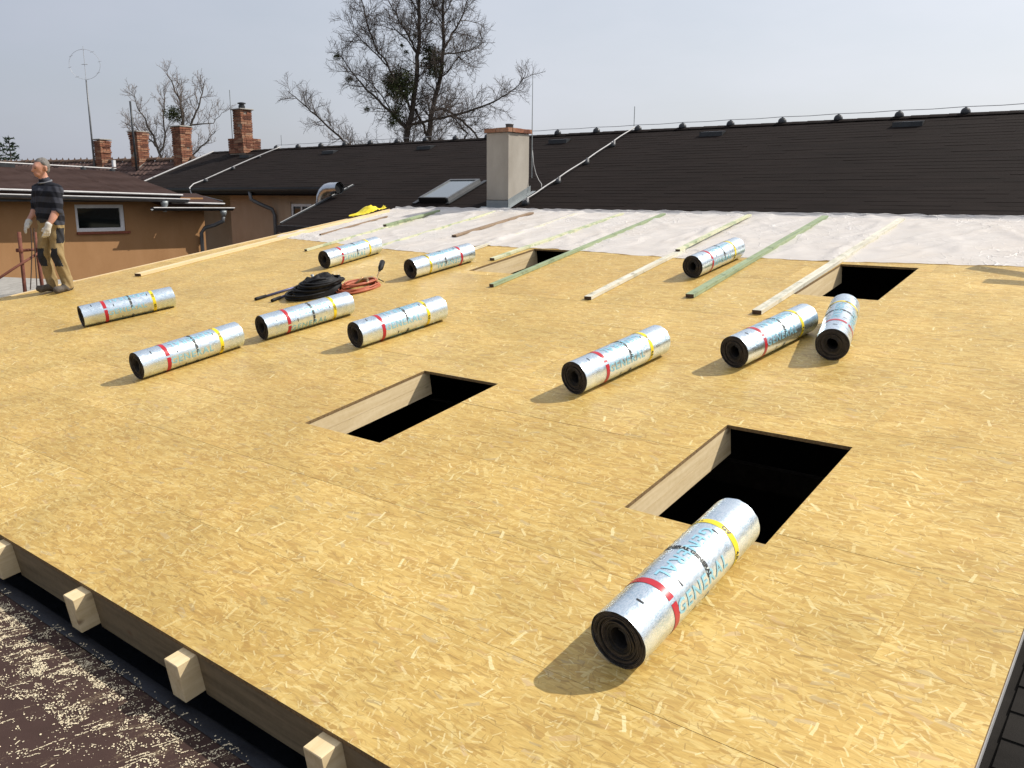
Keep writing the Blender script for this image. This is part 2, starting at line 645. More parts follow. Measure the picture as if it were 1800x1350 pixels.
MEMBRANE = mottled('blue_black_membrane', (0.012, 0.015, 0.022), (0.028, 0.033, 0.044), 0.6, 6, 0.3, 0.02)
ORANGE = make_plaster('orange_brown_plaster', (0.335, 0.178, 0.078), (0.40, 0.222, 0.104))
BEIGE = make_plaster('beige_plaster', (0.40, 0.29, 0.195), (0.47, 0.35, 0.245))
GREYPL = make_plaster('grey_plaster', (0.31, 0.28, 0.235), (0.43, 0.395, 0.34))
CONCRETE = mottled('concrete', (0.22, 0.205, 0.18), (0.38, 0.36, 0.32), 0.9, 10, 0.3, 0.01)
MORTAR = mottled('mortar', (0.22, 0.18, 0.145), (0.34, 0.29, 0.24), 0.95, 14, 0.3, 0.01)
BRICK = make_brick('old_brick')
ZINC = mottled('zinc_sheet', (0.22, 0.245, 0.25), (0.32, 0.345, 0.35), 0.5, 7, 0.15, 0.01, metal=0.25)
STEEL = mottled('pale_edge_metal', (0.34, 0.335, 0.33), (0.46, 0.455, 0.45), 0.55, 7, 0.1, metal=0.15)
DARKMETAL = mottled('dark_coated_metal', (0.020, 0.022, 0.024), (0.045, 0.048, 0.052), 0.4, 6, 0.1, metal=0.2)
GREYMETAL = mottled('grey_coated_metal', (0.11, 0.115, 0.12), (0.17, 0.175, 0.18), 0.45, 6, 0.1, metal=0.3)
DUCT = mottled('duct_sheet_metal', (0.55, 0.57, 0.59), (0.7, 0.72, 0.74), 0.25, 5, 0.25, 0.02, metal=0.95)
BLACK = mottled('black_rubber', (0.004, 0.004, 0.0045), (0.010, 0.010, 0.011), 0.6, 30, 0.3, 0.006, spec=0.25)
WHITEPVC = flat('white_window_plastic', (0.72, 0.72, 0.72), 0.4)
RUST = mottled('rusty_red_steel', (0.085, 0.026, 0.018), (0.19, 0.065, 0.04), 0.8, 18, 0.3, 0.006)
ROPE = flat('dark_rope', (0.07, 0.05, 0.04), 0.9)
TILE = mottled('old_roof_tile', (0.045, 0.028, 0.024), (0.13, 0.075, 0.06), 0.9, 9, 0.4, 0.02)
MOSS = mottled('mossy_ridge_tile', (0.075, 0.05, 0.035), (0.19, 0.12, 0.085), 0.95, 12, 0.4, 0.02)
BARK = mottled('bark', (0.030, 0.024, 0.020), (0.085, 0.070, 0.058), 0.95, 12, 0.5, 0.02)
TWIG = flat('twig', (0.085, 0.066, 0.056), 0.9)
MISTLETOE = mottled('mistletoe_leaves', (0.022, 0.034, 0.010), (0.075, 0.090, 0.026), 0.7, 3.0, 0.0, fine=9)
NEEDLE = mottled('conifer_needles', (0.016, 0.034, 0.016), (0.045, 0.075, 0.035), 0.8, 4.0, 0.0)
SAWDUST = flat('sawdust', (0.66, 0.57, 0.39), 0.95)
INSIDE = flat('dark_attic', (0.035, 0.032, 0.028), 0.95)  # near-black colour stands in for the shade below the openings
GROUND = mottled('earth_and_grass', (0.06, 0.06, 0.03), (0.13, 0.12, 0.07), 0.95, 0.5, 0.3, 0.05)
YELPLASTIC = mottled('yellow_plastic', (0.72, 0.55, 0.01), (0.82, 0.68, 0.03), 0.4, 14, 0.2, 0.02)


def make_glass(name, c):
    t = NT(name)
    t.set(c, 0.06, 0.0, 0.7)
    return t.m


GLASS = make_glass('dark_window_glass', (0.006, 0.009, 0.009))
SKYGLASS = make_glass('skylight_glass', (0.12, 0.14, 0.15))
SKYGLASS.node_tree.nodes['Principled BSDF'].inputs['Metallic'].default_value = 0.55
SKYGLASS.node_tree.nodes['Principled BSDF'].inputs['Base Color'].default_value = (0.24, 0.275, 0.29, 1)

# ------------------------------------------------------------------ ground
g = MB()
g.add([(-600, -300, -4), (600, -300, -4), (600, 900, -4), (-600, 900, -4)], [(0, 1, 2, 3)])
tag(g.obj('ground', GROUND), kind='structure')

# ------------------------------------------------------------------ the new timber roof
XL, XR, S0, S1, TH = -12.60, -0.315, 1.70, 12.02, 0.022
HOLES = [(-2.11, -1.36, 3.61, 4.82), (-4.70, -3.935, 3.61, 4.82), (-6.95, -6.22, 7.93, 9.27), (-2.915, -2.15, 7.96, 9.285)]
roof = empty('timber_roof', MD)
tag(roof, 'wide low pitched roof of bare strand boards with four open skylight holes', 'roof')


def subtract(rects, h):
    out = []
    for (a, b, c, d) in rects:
        x0, x1, y0, y1 = max(a, h[0]), min(b, h[1]), max(c, h[2]), min(d, h[3])
        if x0 >= x1 or y0 >= y1:
            out.append((a, b, c, d))
            continue
        if c < y0:
            out.append((a, b, c, y0))
        if y1 < d:
            out.append((a, b, y1, d))
        if a < x0:
            out.append((a, x0, y0, y1))
        if x1 < b:
            out.append((x1, b, y0, y1))
    return out


def board_mesh(rects, ox, oy):
    m = MB()
    for (a, b, c, d) in rects:
        a, b, c, d = a - ox, b - ox, c - oy, d - oy
        m.cur = 0
        m.add([(a, c, 0), (b, c, 0), (b, d, 0), (a, d, 0)], [(0, 1, 2, 3)])
        m.cur = 1
        m.add([(a, c, 0), (b, c, 0), (b, d, 0), (a, d, 0), (a, c, -TH), (b, c, -TH), (b, d, -TH), (a, d, -TH)],
              [(0, 4, 5, 1), (1, 5, 6, 2), (2, 6, 7, 3), (3, 7, 4, 0), (7, 6, 5, 4)])
    return m.mesh('osb_board', [OSB, OSB_EDGE])


PITCH, BL, GAP = 0.675, 2.5, 0.0009
cache = {}
row = 0
s = S0
rb = random.Random(3)
while s < S1 - 0.05:
    s_end = min(s + PITCH, S1)
    x = XL - (0.0, 1.25, 0.62, 1.9)[row % 4]
    while x < XR - 0.01:
        a, b = max(x, XL) + 0.0002, min(x + BL, XR) - 0.0002
        if b - a > 0.03:
            rects = [(a, b, s + GAP, s_end - GAP)]
            cut = False
            for h in HOLES:
                r2 = subtract(rects, h)
                if r2 != rects:
                    cut = True
                rects = r2
            if rects:
                key = (round(b - a, 3), round(s_end - s, 3))
                if cut:
                    me = board_mesh(rects, a, s)
                elif key in cache:
                    me = cache[key]
                else:
                    me = cache[key] = board_mesh(rects, a, s)
                o = link('osb_board', me, roof)
                o.location = (a, s, rb.uniform(-0.0006, 0.0006))
        x += BL
    s = s_end
    row += 1

# linings of the four openings (two boards one above the other on each long side)
for (a, b, c, d) in HOLES:
    for z0, z1 in ((-0.116, -TH - 0.001), (-0.215, -0.118)):
        for x0, x1 in ((a - 0.045, a - 0.002), (b + 0.006, b + 0.05)):
            m = MB()
            m.box(x0, x1, c - 0.05, d + 0.05, z0, z1)
            m.obj('lining_board', RAW, roof)

# rafter tails at the eaves
k = 0
xr = -2.225
tail = None
xs = [-2.20 - 0.915 * i for i in range(11)] + [-1.285]
for xx in xs:
    m = MB()
    m.box(0, 0.10, 1.612, 3.2, -0.205, -TH - 0.001)
    if tail is None:
        tail = m.mesh('rafter', RAW)
        bevel_mesh(tail, 0.003)
    o = link('rafter', tail, roof)
    o.location = (xx, 0, 0)
# blocking boards between the rafters
bm_ = MB()
bm_.box(0.001, 0.814, 1.705, 1.735, -0.222, -TH - 0.002)
blk = bm_.mesh('blocking_board', BLOCKW)
for xx in xs:
    o = link('blocking_board', blk, roof)
    o.location = (xx + 0.1, 0, 0)
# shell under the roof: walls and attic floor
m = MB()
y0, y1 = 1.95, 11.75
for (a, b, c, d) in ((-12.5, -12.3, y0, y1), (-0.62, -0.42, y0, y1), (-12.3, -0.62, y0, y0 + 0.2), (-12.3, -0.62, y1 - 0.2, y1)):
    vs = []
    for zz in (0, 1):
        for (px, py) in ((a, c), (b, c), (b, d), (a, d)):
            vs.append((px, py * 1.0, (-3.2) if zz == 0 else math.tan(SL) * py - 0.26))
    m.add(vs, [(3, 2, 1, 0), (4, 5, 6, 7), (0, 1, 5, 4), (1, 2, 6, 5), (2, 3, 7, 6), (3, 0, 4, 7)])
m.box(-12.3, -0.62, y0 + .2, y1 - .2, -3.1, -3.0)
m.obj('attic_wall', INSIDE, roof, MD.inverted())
# a prop and a collar beam standing in the attic
m = MB()
m.box(-1.62, -1.50, 6.0, 6.12, -2.9, 0.5)
m.obj('prop', SHADEWOOD, roof, MD.inverted())
m = MB()
m.box(-6.0, -0.7, 6.13, 6.21, -0.1, 0.08)
m.obj('collar_beam', SHADEWOOD, roof, MD.inverted())
# verge board under the left edge
m = MB()
m.box(XL - 0.035, XL - 0.004, S0, S1, -0.20, 0.012)
m.obj('verge_board', RAW, roof)

# ------------------------------------------------------------------ the old low roof around the new one (bottom left, bottom right)
m = MB()
m.add([(-16, -6, 0.03), (-0.8, -6, 0.03), (-0.8, 1.575, 0.03), (-16, 1.575, 0.03)], [(0, 1, 2, 3)])
fel = m.obj('felt_roof', FELT)
tag(fel, kind='structure')
m = MB()
prof = [(1.571, 0.036), (1.60, 0.034), (1.66, 0.012), (1.70, -0.03), (1.735, -0.10), (1.80, -0.16), (1.95, -0.17)]
vs, fs = [], []
for i in range(41):
    xx = -16 + 15.2 * i / 40
    for (py, pz) in prof:
        wv = 0.008 * noise.noise(Vector((xx * 1.7, py * 9, 0)))
        vs.append((xx, py + wv, pz + wv))
n_ = len(prof)
for i in range(40):
    for j in range(n_ - 1):
        fs.append((i * n_ + j, (i + 1) * n_ + j, (i + 1) * n_ + j + 1, i * n_ + j + 1))
m.add(vs, fs)
tag(m.obj('membrane_strip', MEMBRANE, smooth=True), kind='structure')

# sawdust and shavings
rs = random.Random(11)
sv, sf = [], []


def grain(xx, yy, a, L, W):
    if yy > 1.6 or yy < 0.3:
        return
    z = (0.0312 if yy < 1.571 else 0.0385) + rs.uniform(0, 0.0025)
    ca, sa = math.cos(a), math.sin(a)
    t1, t2 = rs.uniform(0, 0.002), rs.uniform(0, 0.002)
    b_ = len(sv)
    sv.extend([(xx - L * ca + W * sa, yy - L * sa - W * ca, z), (xx + L * ca + W * sa, yy + L * sa - W * ca, z + t1),
               (xx + L * ca - W * sa, yy + L * sa + W * ca, z + t1 + 0.0006), (xx - L * ca - W * sa, yy - L * sa + W * ca, z + t2)])
    sf.append((b_, b_ + 1, b_ + 2, b_ + 3))


def fall_at(xx, yy):
    band = math.exp(-((yy - 1.40 - 0.06 * noise.noise(Vector((xx * 2, 0, 3)))) / 0.13) ** 2)
    f = 0.14 + 0.86 * band
    return f * min(1.0, max(0.15, (-xx - 1.9) / 1.7))


for _ in range(330000):
    xx = rs.uniform(-6.6, -1.7)
    yy = rs.uniform(0.4, 1.6)
    cl = noise.noise(Vector((xx * 7, yy * 9, 0))) * 0.55 + noise.noise(Vector((xx * 21, yy * 24, 5))) * 0.55
    if rs.random() > fall_at(xx, yy) * max(0.03, min(1.0, 0.10 + 1.9 * cl)):
        continue
    L = 0.0012 + 0.0026 * rs.random() ** 2
    grain(xx, yy, rs.uniform(0, PI), L, L * rs.uniform(0.45, 0.95))
# drag marks: grains lined up where boards were pulled over the felt
for _ in range(620):
    xx, yy = rs.uniform(-6.4, -1.8), rs.uniform(0.45, 1.55)
    if rs.random() > fall_at(xx, yy) * 0.8 + 0.12:
        continue
    a = 1.28 + rs.gauss(0, 0.12)
    ln = rs.uniform(0.02, 0.16)
    n_ = int(ln * rs.uniform(120, 320))
    for k in range(n_):
        t = rs.random() * ln
        w_ = rs.gauss(0, 0.0015)
        L = rs.uniform(0.0015, 0.005)
        grain(xx + t * math.cos(a) - w_ * math.sin(a), yy + t * math.sin(a) + w_ * math.cos(a), a + rs.gauss(0, 0.2), L, rs.uniform(0.0006, 0.0014))
# a few longer shavings
for _ in range(160):
    xx, yy = rs.uniform(-6.0, -1.9), rs.uniform(0.5, 1.57)
    grain(xx, yy, 1.2 + rs.gauss(0, 0.4), rs.uniform(0.006, 0.016), rs.uniform(0.0008, 0.0022))
m = MB()
m.v, m.f, m.mi = sv, sf, [0] * len(sf)
tag(m.obj('sawdust', SAWDUST), 'pale sawdust and shavings scattered over the brown felt', None, None, 'stuff')

# shingled roof beyond the right edge, one strip per course
sr = empty('shingled_side_roof', MD @ T(0, 0, -0.205))
tag(sr, 'dark shingled low roof below the right edge of the strand boards', 'roof')
m = MB()
m.box(-1.2, 9, -3.0, 12.0, -0.06, -0.012)
m.obj('roof_base', SHINGLE_DK, sr)
EXP = 0.158
s = 1.06
for i in range(66):
    m = MB()
    vs = []
    # lower edge slightly uneven
    nseg = 10
    for j in range(nseg + 1):
        xx = -0.30 + 9.2 * (j / nseg) ** 1.6
        dy = 0.003 * noise.noise(Vector((xx * 3, i * 1.7, 0)))
        vs += [(xx, s + dy, -0.004), (xx, s + dy, 0.004), (xx, s + EXP + 0.03, -0.0035)]
    fs = []
    for j in range(nseg):
        b = j * 3
        fs += [(b, b + 3, b + 4, b + 1), (b + 1, b + 4, b + 5, b + 2)]
    m.add(vs, fs)
    m.obj('shingle_course', SHINGLE_DK, sr)
    s += EXP
# upstand flashing
m = MB()
m.box(-0.346, -0.336, 1.0, 11.9, -0.02, 0.022)
m.obj('flashing_edge', STEEL, sr)
m = MB()
m.box(-0.40, -0.3482, 1.0, 11.9, -0.02, 0.010)
m.obj('flashing_upstand', DARKMETAL, sr)
for sy in (2.9, 4.1, 5.3):
    m = MB()
    m.box(-0.375, -0.3495, sy, sy + 0.1, 0.0105, 0.05)
    m.obj('flashing_clip', BLACK, sr)

# ------------------------------------------------------------------ plastic sheet along the top
def sheet_low(x):
    pts = [(-12.6, 9.2), (-12.3, 9.12), (-11.1, 9.0), (-9.0, 8.72), (-8.3, 8.68), (-7.9, 9.3), (-6.4, 9.28), (-4.7, 9.14), (-4.1, 9.36), (-3.1, 9.36), (-2.5, 9.43), (-1.3, 9.55), (-0.3, 9.75), (0.4, 9.8)]
    for (a, ya), (b, yb) in zip(pts, pts[1:]):
        if a <= x <= b:
            return ya + (yb - ya) * (x - a) / (b - a)
    return 9.5


def ridged(v):
    return 1 - abs(noise.noise(v)) * 2.2


nx, ny = 330, 90
vs, fs = [], []
top_s = 11.98
for i in range(nx + 1):
    x = -12.45 + 12.5 * i / nx
    lo = sheet_low(x) + 0.035 * noise.noise(Vector((x * 2.3, 0, 0))) + 0.02 * noise.noise(Vector((x * 9, 4, 0)))
    for j in range(ny + 1):
        t = j / ny
        if t < 0.86:
            u = t / 0.86
            s = lo + (top_s - lo) * u
            h = 0.006
            a = max(0.0, ridged(Vector((x * 1.1 + s * 0.7, s * 0.9 - x * 0.25, 1))) - 0.62)
            b = max(0.0, ridged(Vector((x * 2.6 - s * 1.6, s * 1.2, 7))) - 0.72)
            c = noise.noise(Vector((x * 5, s * 5, 3)))
            fold_ = 0.0
            for xb, sb0, amp in ((-7.83 - 0.07 * (s - 9), 9.5, 0.07), (-3.10 - 0.015 * (s - 9), 9.9, 0.06), (-5.06 - 0.07 * (s - 9.4), 10.6, 0.05), (-6.42 - 0.08 * (s - 9), 10.3, 0.03)):
                fold_ += amp * math.exp(-((x - xb) / 0.07) ** 2) * (0.35 + 0.65 * math.exp(-((s - sb0) / 0.7) ** 2)) * (0.6 + 0.8 * noise.noise(Vector((s * 3.1, xb, 1))))
            h += 0.034 * a + 0.055 * b + 0.004 * c + max(0.0, fold_)
            if u < 0.04:
                h *= 0.4 + 15 * u
            if u > 0.93:
                h += 0.02 * (u - 0.93) / 0.07 * (1 + noise.noise(Vector((x * 3, 9, 0))))
            vs.append(MD @ Vector((x, s, max(0.003, h))))
        else:
            u = (t - 0.86) / 0.14
            y = top_s * math.cos(SL) + u * (0.06 + 0.04 * noise.noise(Vector((x * 1.5, 2, 2))) + 0.03 * noise.noise(Vector((x * 6, 2, 8))))
            z = top_s * math.sin(SL) + u * 0.045 + 0.022 + 0.02 * noise.noise(Vector((x * 5, u * 3, 2))) * (0.3 + u)
            z = max(z, roofz(y) + 0.012)
            vs.append(Vector((x, y, z)))
for i in range(nx):
    for j in range(ny):
        a = i * (ny + 1) + j
        fs.append((a, a + ny + 1, a + ny + 2, a + 1))
m = MB()
m.add(vs, fs)
tag(m.obj('plastic_sheet', FILM, smooth=True), 'wrinkled translucent white plastic sheet spread along the top of the boards', 'plastic sheet')

# ------------------------------------------------------------------ battens and planks on the deck
def batten(name, x0, s0, x1, s1, wid, th, mat, label, group='battens laid up the roof', n=0.004, end=DARKEND, tilt=0.0):
    L = math.hypot(x1 - x0, s1 - s0)
    rz = math.atan2(-(x1 - x0), s1 - s0)
    bm = bmesh.new()
    nseg = 10
    vs = []
    rr = random.Random(name + label)
    bow = rr.uniform(-0.012, 0.012)
    for i in range(nseg + 1):
        y = L * i / nseg
        dx = bow * math.sin(PI * i / nseg)
        for (px, pz) in ((-wid / 2, 0), (wid / 2, 0), (wid / 2, th), (-wid / 2, th)):
            vs.append((px + dx, y, pz))
    m = MB()
    fs = []
    for i in range(nseg):
        for k in range(4):
            k2 = (k + 1) % 4
            fs.append((i * 4 + k, i * 4 + k2, (i + 1) * 4 + k2, (i + 1) * 4 + k))
    m.add(vs, fs)
    m.cur = 1
    e = nseg * 4
    m.add([vs[0], vs[1], vs[2], vs[3]], [(0, 1, 2, 3)])
    m.add([vs[e], vs[e + 1], vs[e + 2], vs[e + 3]], [(3, 2, 1, 0)])
    bm.free()
    o = m.obj(name, [mat, end], None, deckM(x0, s0, rz, n) @ RX(tilt))
    return tag(o, label, 'batten', group)


batten('timber_batten', -10.6, 8.32, -10.97, 11.55, 0.055, 0.03, PALEG, 'pale green mottled batten starting on bare boards left of the rearmost left roll')
batten('timber_batten', -10.83, 10.2, -10.98, 11.7, 0.075, 0.034, GREENB, 'short dark green batten lying on the plastic sheet in the chimney shadow', n=0.036)
batten('timber_batten', -11.57, 9.4, -11.79, 11.16, 0.04, 0.022, BROWNB, 'thin brown batten nearest the yellow bag on the plastic sheet', n=0.014)
batten('timber_batten', -9.51, 8.8, -9.80, 11.9, 0.05, 0.03, PALEG, 'green and yellow speckled batten starting just right of the upper left roll')
batten('timber_batten', -8.82, 9.73, -8.91, 11.8, 0.09, 0.028, BROWNB, 'grey brown weathered batten wholly on the plastic sheet, left of the chimney', n=0.012)
batten('timber_batten', -7.77, 8.8, -8.02, 11.85, 0.06, 0.028, PALEB, 'whitish batten half hidden under a fold of film behind the yellow banded roll')
batten('timber_batten', -7.04, 8.49, -7.18, 11.9, 0.075, 0.03, PALEG, 'yellowish knotty batten along the left edge of the far middle hole')
batten('timber_batten', -6.06, 7.3, -6.46, 11.93, 0.06, 0.034, GREENB, 'long mint green batten crossing the corner of the far middle hole')
batten('timber_batten', -4.69, 7.16, -4.87, 9.5, 0.08, 0.032, PALEB, 'pale grey weathered batten left of the roll by the plastic sheet')
batten('timber_batten', -4.86, 9.36, -5.04, 11.83, 0.06, 0.028, PALEG, 'pale green batten continuing up the sheet behind the grey weathered one', n=0.034)
batten('timber_batten', -3.76, 7.53, -4.01, 11.94, 0.085, 0.036, GREENB, 'broad dark green batten between the far middle roll and the far right hole')
batten('timber_batten', -2.94, 7.19, -3.01, 11.84, 0.085, 0.036, PALEB, 'broad pale batten with grey stains touching the far right hole')
pl = batten('edge_plank', -11.86, 6.28, -12.42, 11.75, 0.15, 0.035, RAW, 'long clean plank lying along the left edge of the roof', None, 0.003, DARKEND)
pl['category'] = 'plank'

# ------------------------------------------------------------------ rolls of bitumen roofing
RR = 0.117


def roll_shell(off, y0, y1, ny_, seg=64, irregular=0.0, seed=0, mi=None, a0=0.0, a1=2 * PI):
    vs, fs = [], []
    closed = abs(a1 - a0 - 2 * PI) < 1e-6
    na = seg if closed else max(3, int(seg * (a1 - a0) / (2 * PI)) + 1)
    for j in range(ny_ + 1):
        y = y0 + (y1 - y0) * j / ny_
        for k in range(na):
            a = a0 + (a1 - a0) * k / (na if closed else na - 1)
            r = RR + off + roll_wave(a, y)
            vs.append((r * math.sin(a), y, r * math.cos(a)))
    for j in range(ny_):
        for k in range(na if closed else na - 1):
            k2 = (k + 1) % na
            fs.append((j * na + k, (j + 1) * na + k, (j + 1) * na + k2, j * na + k2))
    return vs, fs


def roll_wave(a, y):
    v = Vector((math.cos(a) * 1.1, math.sin(a) * 1.1, y * 2.2))
    return 0.0016 * noise.noise(v * 1.6) + 0.0012 * math.cos(2 * a + 0.7)


def bend_text(txt, size, bold, along, pos, ang, up_sign, spacing=1.0):
    """text mesh wrapped on the roll. along: 'axis' (reads along the roll) or 'ring' (reads round it)"""
    cu = bpy.data.curves.new('text', 'FONT')
    cu.body = txt
    cu.size = size
    cu.offset = bold
    cu.space_character = spacing
    cu.align_x = 'CENTER'
    cu.align_y = 'CENTER'
    cu.resolution_u = 2
    to = bpy.data.objects.new('text', cu)
    COL.objects.link(to)
    dg = bpy.context.evaluated_depsgraph_get()
    me = bpy.data.meshes.new_from_object(to.evaluated_get(dg))
    bpy.data.objects.remove(to)
    bm = bmesh.new()
    bm.from_mesh(me)
    bpy.data.meshes.remove(me)
    ax = 1 if along == 'axis' else 0
    vals = [v.co[ax] for v in bm.verts]
    lo, hi = min(vals), max(vals)
    c = lo
    while c < hi:
        c += 0.008
        nrm = Vector((0, 0, 0))
        nrm[ax] = 1
        co = Vector((0, 0, 0))
        co[ax] = c
        bmesh.ops.bisect_plane(bm, geom=bm.verts[:] + bm.edges[:] + bm.faces[:], plane_co=co, plane_no=nrm)
    bmesh.ops.triangulate(bm, faces=bm.faces[:])
    vs = []
    for v in bm.verts:
        if along == 'axis':
            y = pos - v.co.x * up_sign
            a = ang + up_sign * v.co.y / RR
        else:
            a = ang + v.co.x / RR * up_sign
            y = pos + v.co.y * up_sign
        vs.append((a, y))
    bm.verts.index_update()
    fs = [[v.index for v in f.verts] for f in bm.faces]
    bm.free()
    return vs, fs


def wrap(vf, off):
    vs, fs = vf
    out = []
    for (a, y) in vs:
        r = RR + off + roll_wave(a, y)
        out.append((r * math.sin(a), y, r * math.cos(a)))
    return out, fs


def build_roll_meshes():
    P = {}
    # spiral of bitumen sheet seen at the ends
    m = MB()
    turns, seg, t = 14, 40, 0.0048
    r0 = 0.037
    vs, fs = [], []
    N = turns * seg
    rr = random.Random(5)
    jit = [rr.uniform(-0.009, 0.007) for _ in range(turns * 5 + 3)]
    for i in range(N + 1):
        a = 2 * PI * i / seg
        tt = i / N
        r = r0 + (RR - 0.003 - r0) * tt
        ph = i / seg * 5
        k = int(ph)
        jj = jit[k] + (jit[k + 1] - jit[k]) * (ph - k)
        sq = 1 + 0.10 * math.cos(2 * a + 0.5) * (1 - tt) ** 0.7
        for (dr, y) in ((0, 0.004 + jj), (t, 0.004 + jj + 0.001), (t, 0.996 - jj), (0, 0.996 - jj)):
            q = (r + dr) * sq if tt < 0.93 else (r + dr * (1 if r + dr < RR else 0))
            q = min(q, RR - 0.0005)
            vs.append((q * math.sin(a), y, q * math.cos(a)))
    for i in range(N):
        b, c = i * 4, i * 4 + 4
        fs += [(b, b + 1, c + 1, c), (b + 2, b + 3, c + 3, c + 2), (b + 1, b + 2, c + 2, c + 1), (b + 3, b, c, c + 3)]
    m.add(vs, fs)
    P['bitumen_sheet'] = m.mesh('bitumen_sheet', BITUMEN)
    # thin brownish film edge running in the spiral
    m = MB()
    vs, fs = [], []
    for i in range(seg * 3, N + 1):
        a = 2 * PI * i / seg
        tt = i / N
        r = r0 + (RR - 0.003 - r0) * tt + t - 0.0006
        sq = 1 + 0.10 * math.cos(2 * a + 0.5) * (1 - tt) ** 0.7
        q = min(r * sq, RR - 0.0012)
        ph = i / seg * 5
        k = int(ph)
        jj = jit[k] + (jit[k + 1] - jit[k]) * (ph - k)
        y = 0.003 + jj
        for dr, yy in ((0, y), (0.0011, y), (0.0011, 1 - y), (0, 1 - y)):
            vs.append(((q + dr) * math.sin(a), yy, (q + dr) * math.cos(a)))
    n2 = len(vs) // 4
    for i in range(n2 - 1):
        b, c = i * 4, i * 4 + 4
        fs += [(b, b + 1, c + 1, c), (b + 2, b + 3, c + 3, c + 2)]
    m.add(vs, fs)
    P['film_edge'] = m.mesh('film_edge', BITUMEN_BR)
    # foil wrap with uneven ends
    m = MB()
    vs, fs = roll_shell(0.0012, 0.0, 1.0, 60, 72)
    nv = []
    for (x, y, z) in vs:
        a = math.atan2(x, z)
        if y < 1e-6:
            y -= 0.004 + 0.003 * noise.noise(Vector((a * 3, 1, 0)))
        if y > 1 - 1e-6:
            y += 0.004 + 0.006 * noise.noise(Vector((a * 4, 5, 0)))
        nv.append((x, y, z))
    m.add(nv, fs)
    P['foil_wrap'] = m.mesh('foil_wrap', FOIL, True)
    for nm, y, wd, mt, off in (('red_band', 0.235, 0.036, RED, 0.0026), ('yellow_band', 0.765, 0.034, YEL, 0.0026)):
        m = MB()
        gap = 0.07 if nm == 'red_band' else 0.0
        vs, fs = roll_shell(off, y - wd / 2, y + wd / 2, 2, 72, a0=1.0 + gap, a1=1.0 + 2 * PI - gap)
        m.add(vs, fs)
        P[nm] = m.mesh(nm, mt, True)
    m = MB()
    for (b0, b1) in ((-0.75, 0.12), (0.30, 1.35), (2.0, 3.2), (3.7, 5.0)):
        vs, fs = roll_shell(0.0024, 0.503, 0.525, 1, 72, a0=b0, a1=b1)
        m.add(vs, fs)
    P['paper_band'] = m.mesh('paper_band', PAPER, True)
    # printing
    m = MB()
    for ang, y, sg in ((0.16, 0.50, 1), (1.42, 0.46, -1), (2.65, 0.53, 1), (3.9, 0.46, -1), (5.15, 0.50, 1)):
        m.add(*wrap(bend_text('GENERAL', 0.086, 0.0014, 'axis', y, ang, sg, 1.22), 0.0031))
    P['blue_lettering'] = m.mesh('blue_lettering', INK_BLUE)
    m = MB()
    for ang in (-0.33, 0.82, 2.6, 4.35):
        m.add(*wrap(bend_text('GENERAL', 0.030, 0.0016, 'ring', 0.514, ang, 1, 1.0), 0.0036))
    for ang in (-0.55, 1.75, 3.3, 4.9):
        m.add(*wrap(bend_text('4.0 -', 0.033, 0.0012, 'ring', 0.765, ang, 1, 1.0), 0.0038))
    for ang in (0.62, 2.5, 4.1, 5.3):
        m.add(*wrap(bend_text('GV', 0.033, 0.0012, 'ring', 0.765, ang, 1, 1.0), 0.0038))
    for ang, y in ((0.15, 0.11), (0.62, 0.33), (0.25, 0.71), (2.0, 0.4), (3.4, 0.2), (4.4, 0.62), (5.2, 0.3)):
        vs, fs = roll_shell(0.0032, y - 0.004, y + 0.004, 1, 72, a0=ang, a1=ang + 0.28)
        m.add(vs, fs)
    P['black_lettering'] = m.mesh('black_lettering', INK_BLACK)
    return P


RP = build_roll_meshes()
ROLLS = [
    (-9.53, 4.37, 0.20, 0.2, False, 'foil wrapped roofing roll nearest the standing man'),
    (-6.95, 3.62, 0.00, 0.35, False, 'foil roll lowest on the left, in front of the one by the hose heap'),
    (-6.90, 4.87, 0.10, 0.75, False, 'foil wrapped roofing roll directly in front of the black hose heap'),
    (-5.76, 5.05, 0.10, 0.05, False, 'foil roll right of the one in front of the hose heap, behind the left hole'),
    (-9.13, 7.49, -0.06, 0.5, False, 'foil roll farthest back on the left, behind the black hose heap'),
    (-7.37, 7.36, 0.06, 0.6, True, 'foil roll turned about with its yellow band at the near end'),
    (-3.28, 4.88, 0.10, 0.1, False, 'foil roofing roll lying alone in the middle, between the hole and the right rolls'),
    (-4.12, 8.30, 0.02, 0.3, False, 'foil roll overlapping the lower edge of the plastic sheet between two battens'),
    (-2.52, 5.82, 0.14, 0.0, False, 'foil roll below the near end of the broad pale batten, left of a second roll'),
    (-1.96, 6.23, -0.235, -0.25, False, 'foil roll pointing away just below the far right hole'),
    (-1.472, 2.53, 0.0, 0.0, False, 'big foil roll in front, its far end over the nearest hole'),
]
proto = None
for i, (x, s, dx, ph, flip, lab) in enumerate(ROLLS):
    if proto is None:
        r = empty('roofing_roll')
        for nm, me in RP.items():
            o = link(nm, me, r)
            if nm in ('blue_lettering', 'black_lettering', 'film_edge', 'paper_band'):
                o['kind'] = 'stuff'
        proto = r
    else:
        r = copy_tree(proto)
    rz = math.atan2(-dx, math.sqrt(max(0.01, 1 - dx * dx)))
    M = deckM(x, s, rz, RR + 0.004)
    if flip:
        M = M @ T(0, 1, 0) @ RZ(PI)
    r.matrix_world = M @ RY(ph)
    tag(r, lab, 'roofing roll', 'foil wrapped rolls of bitumen sheet lying on the boards')

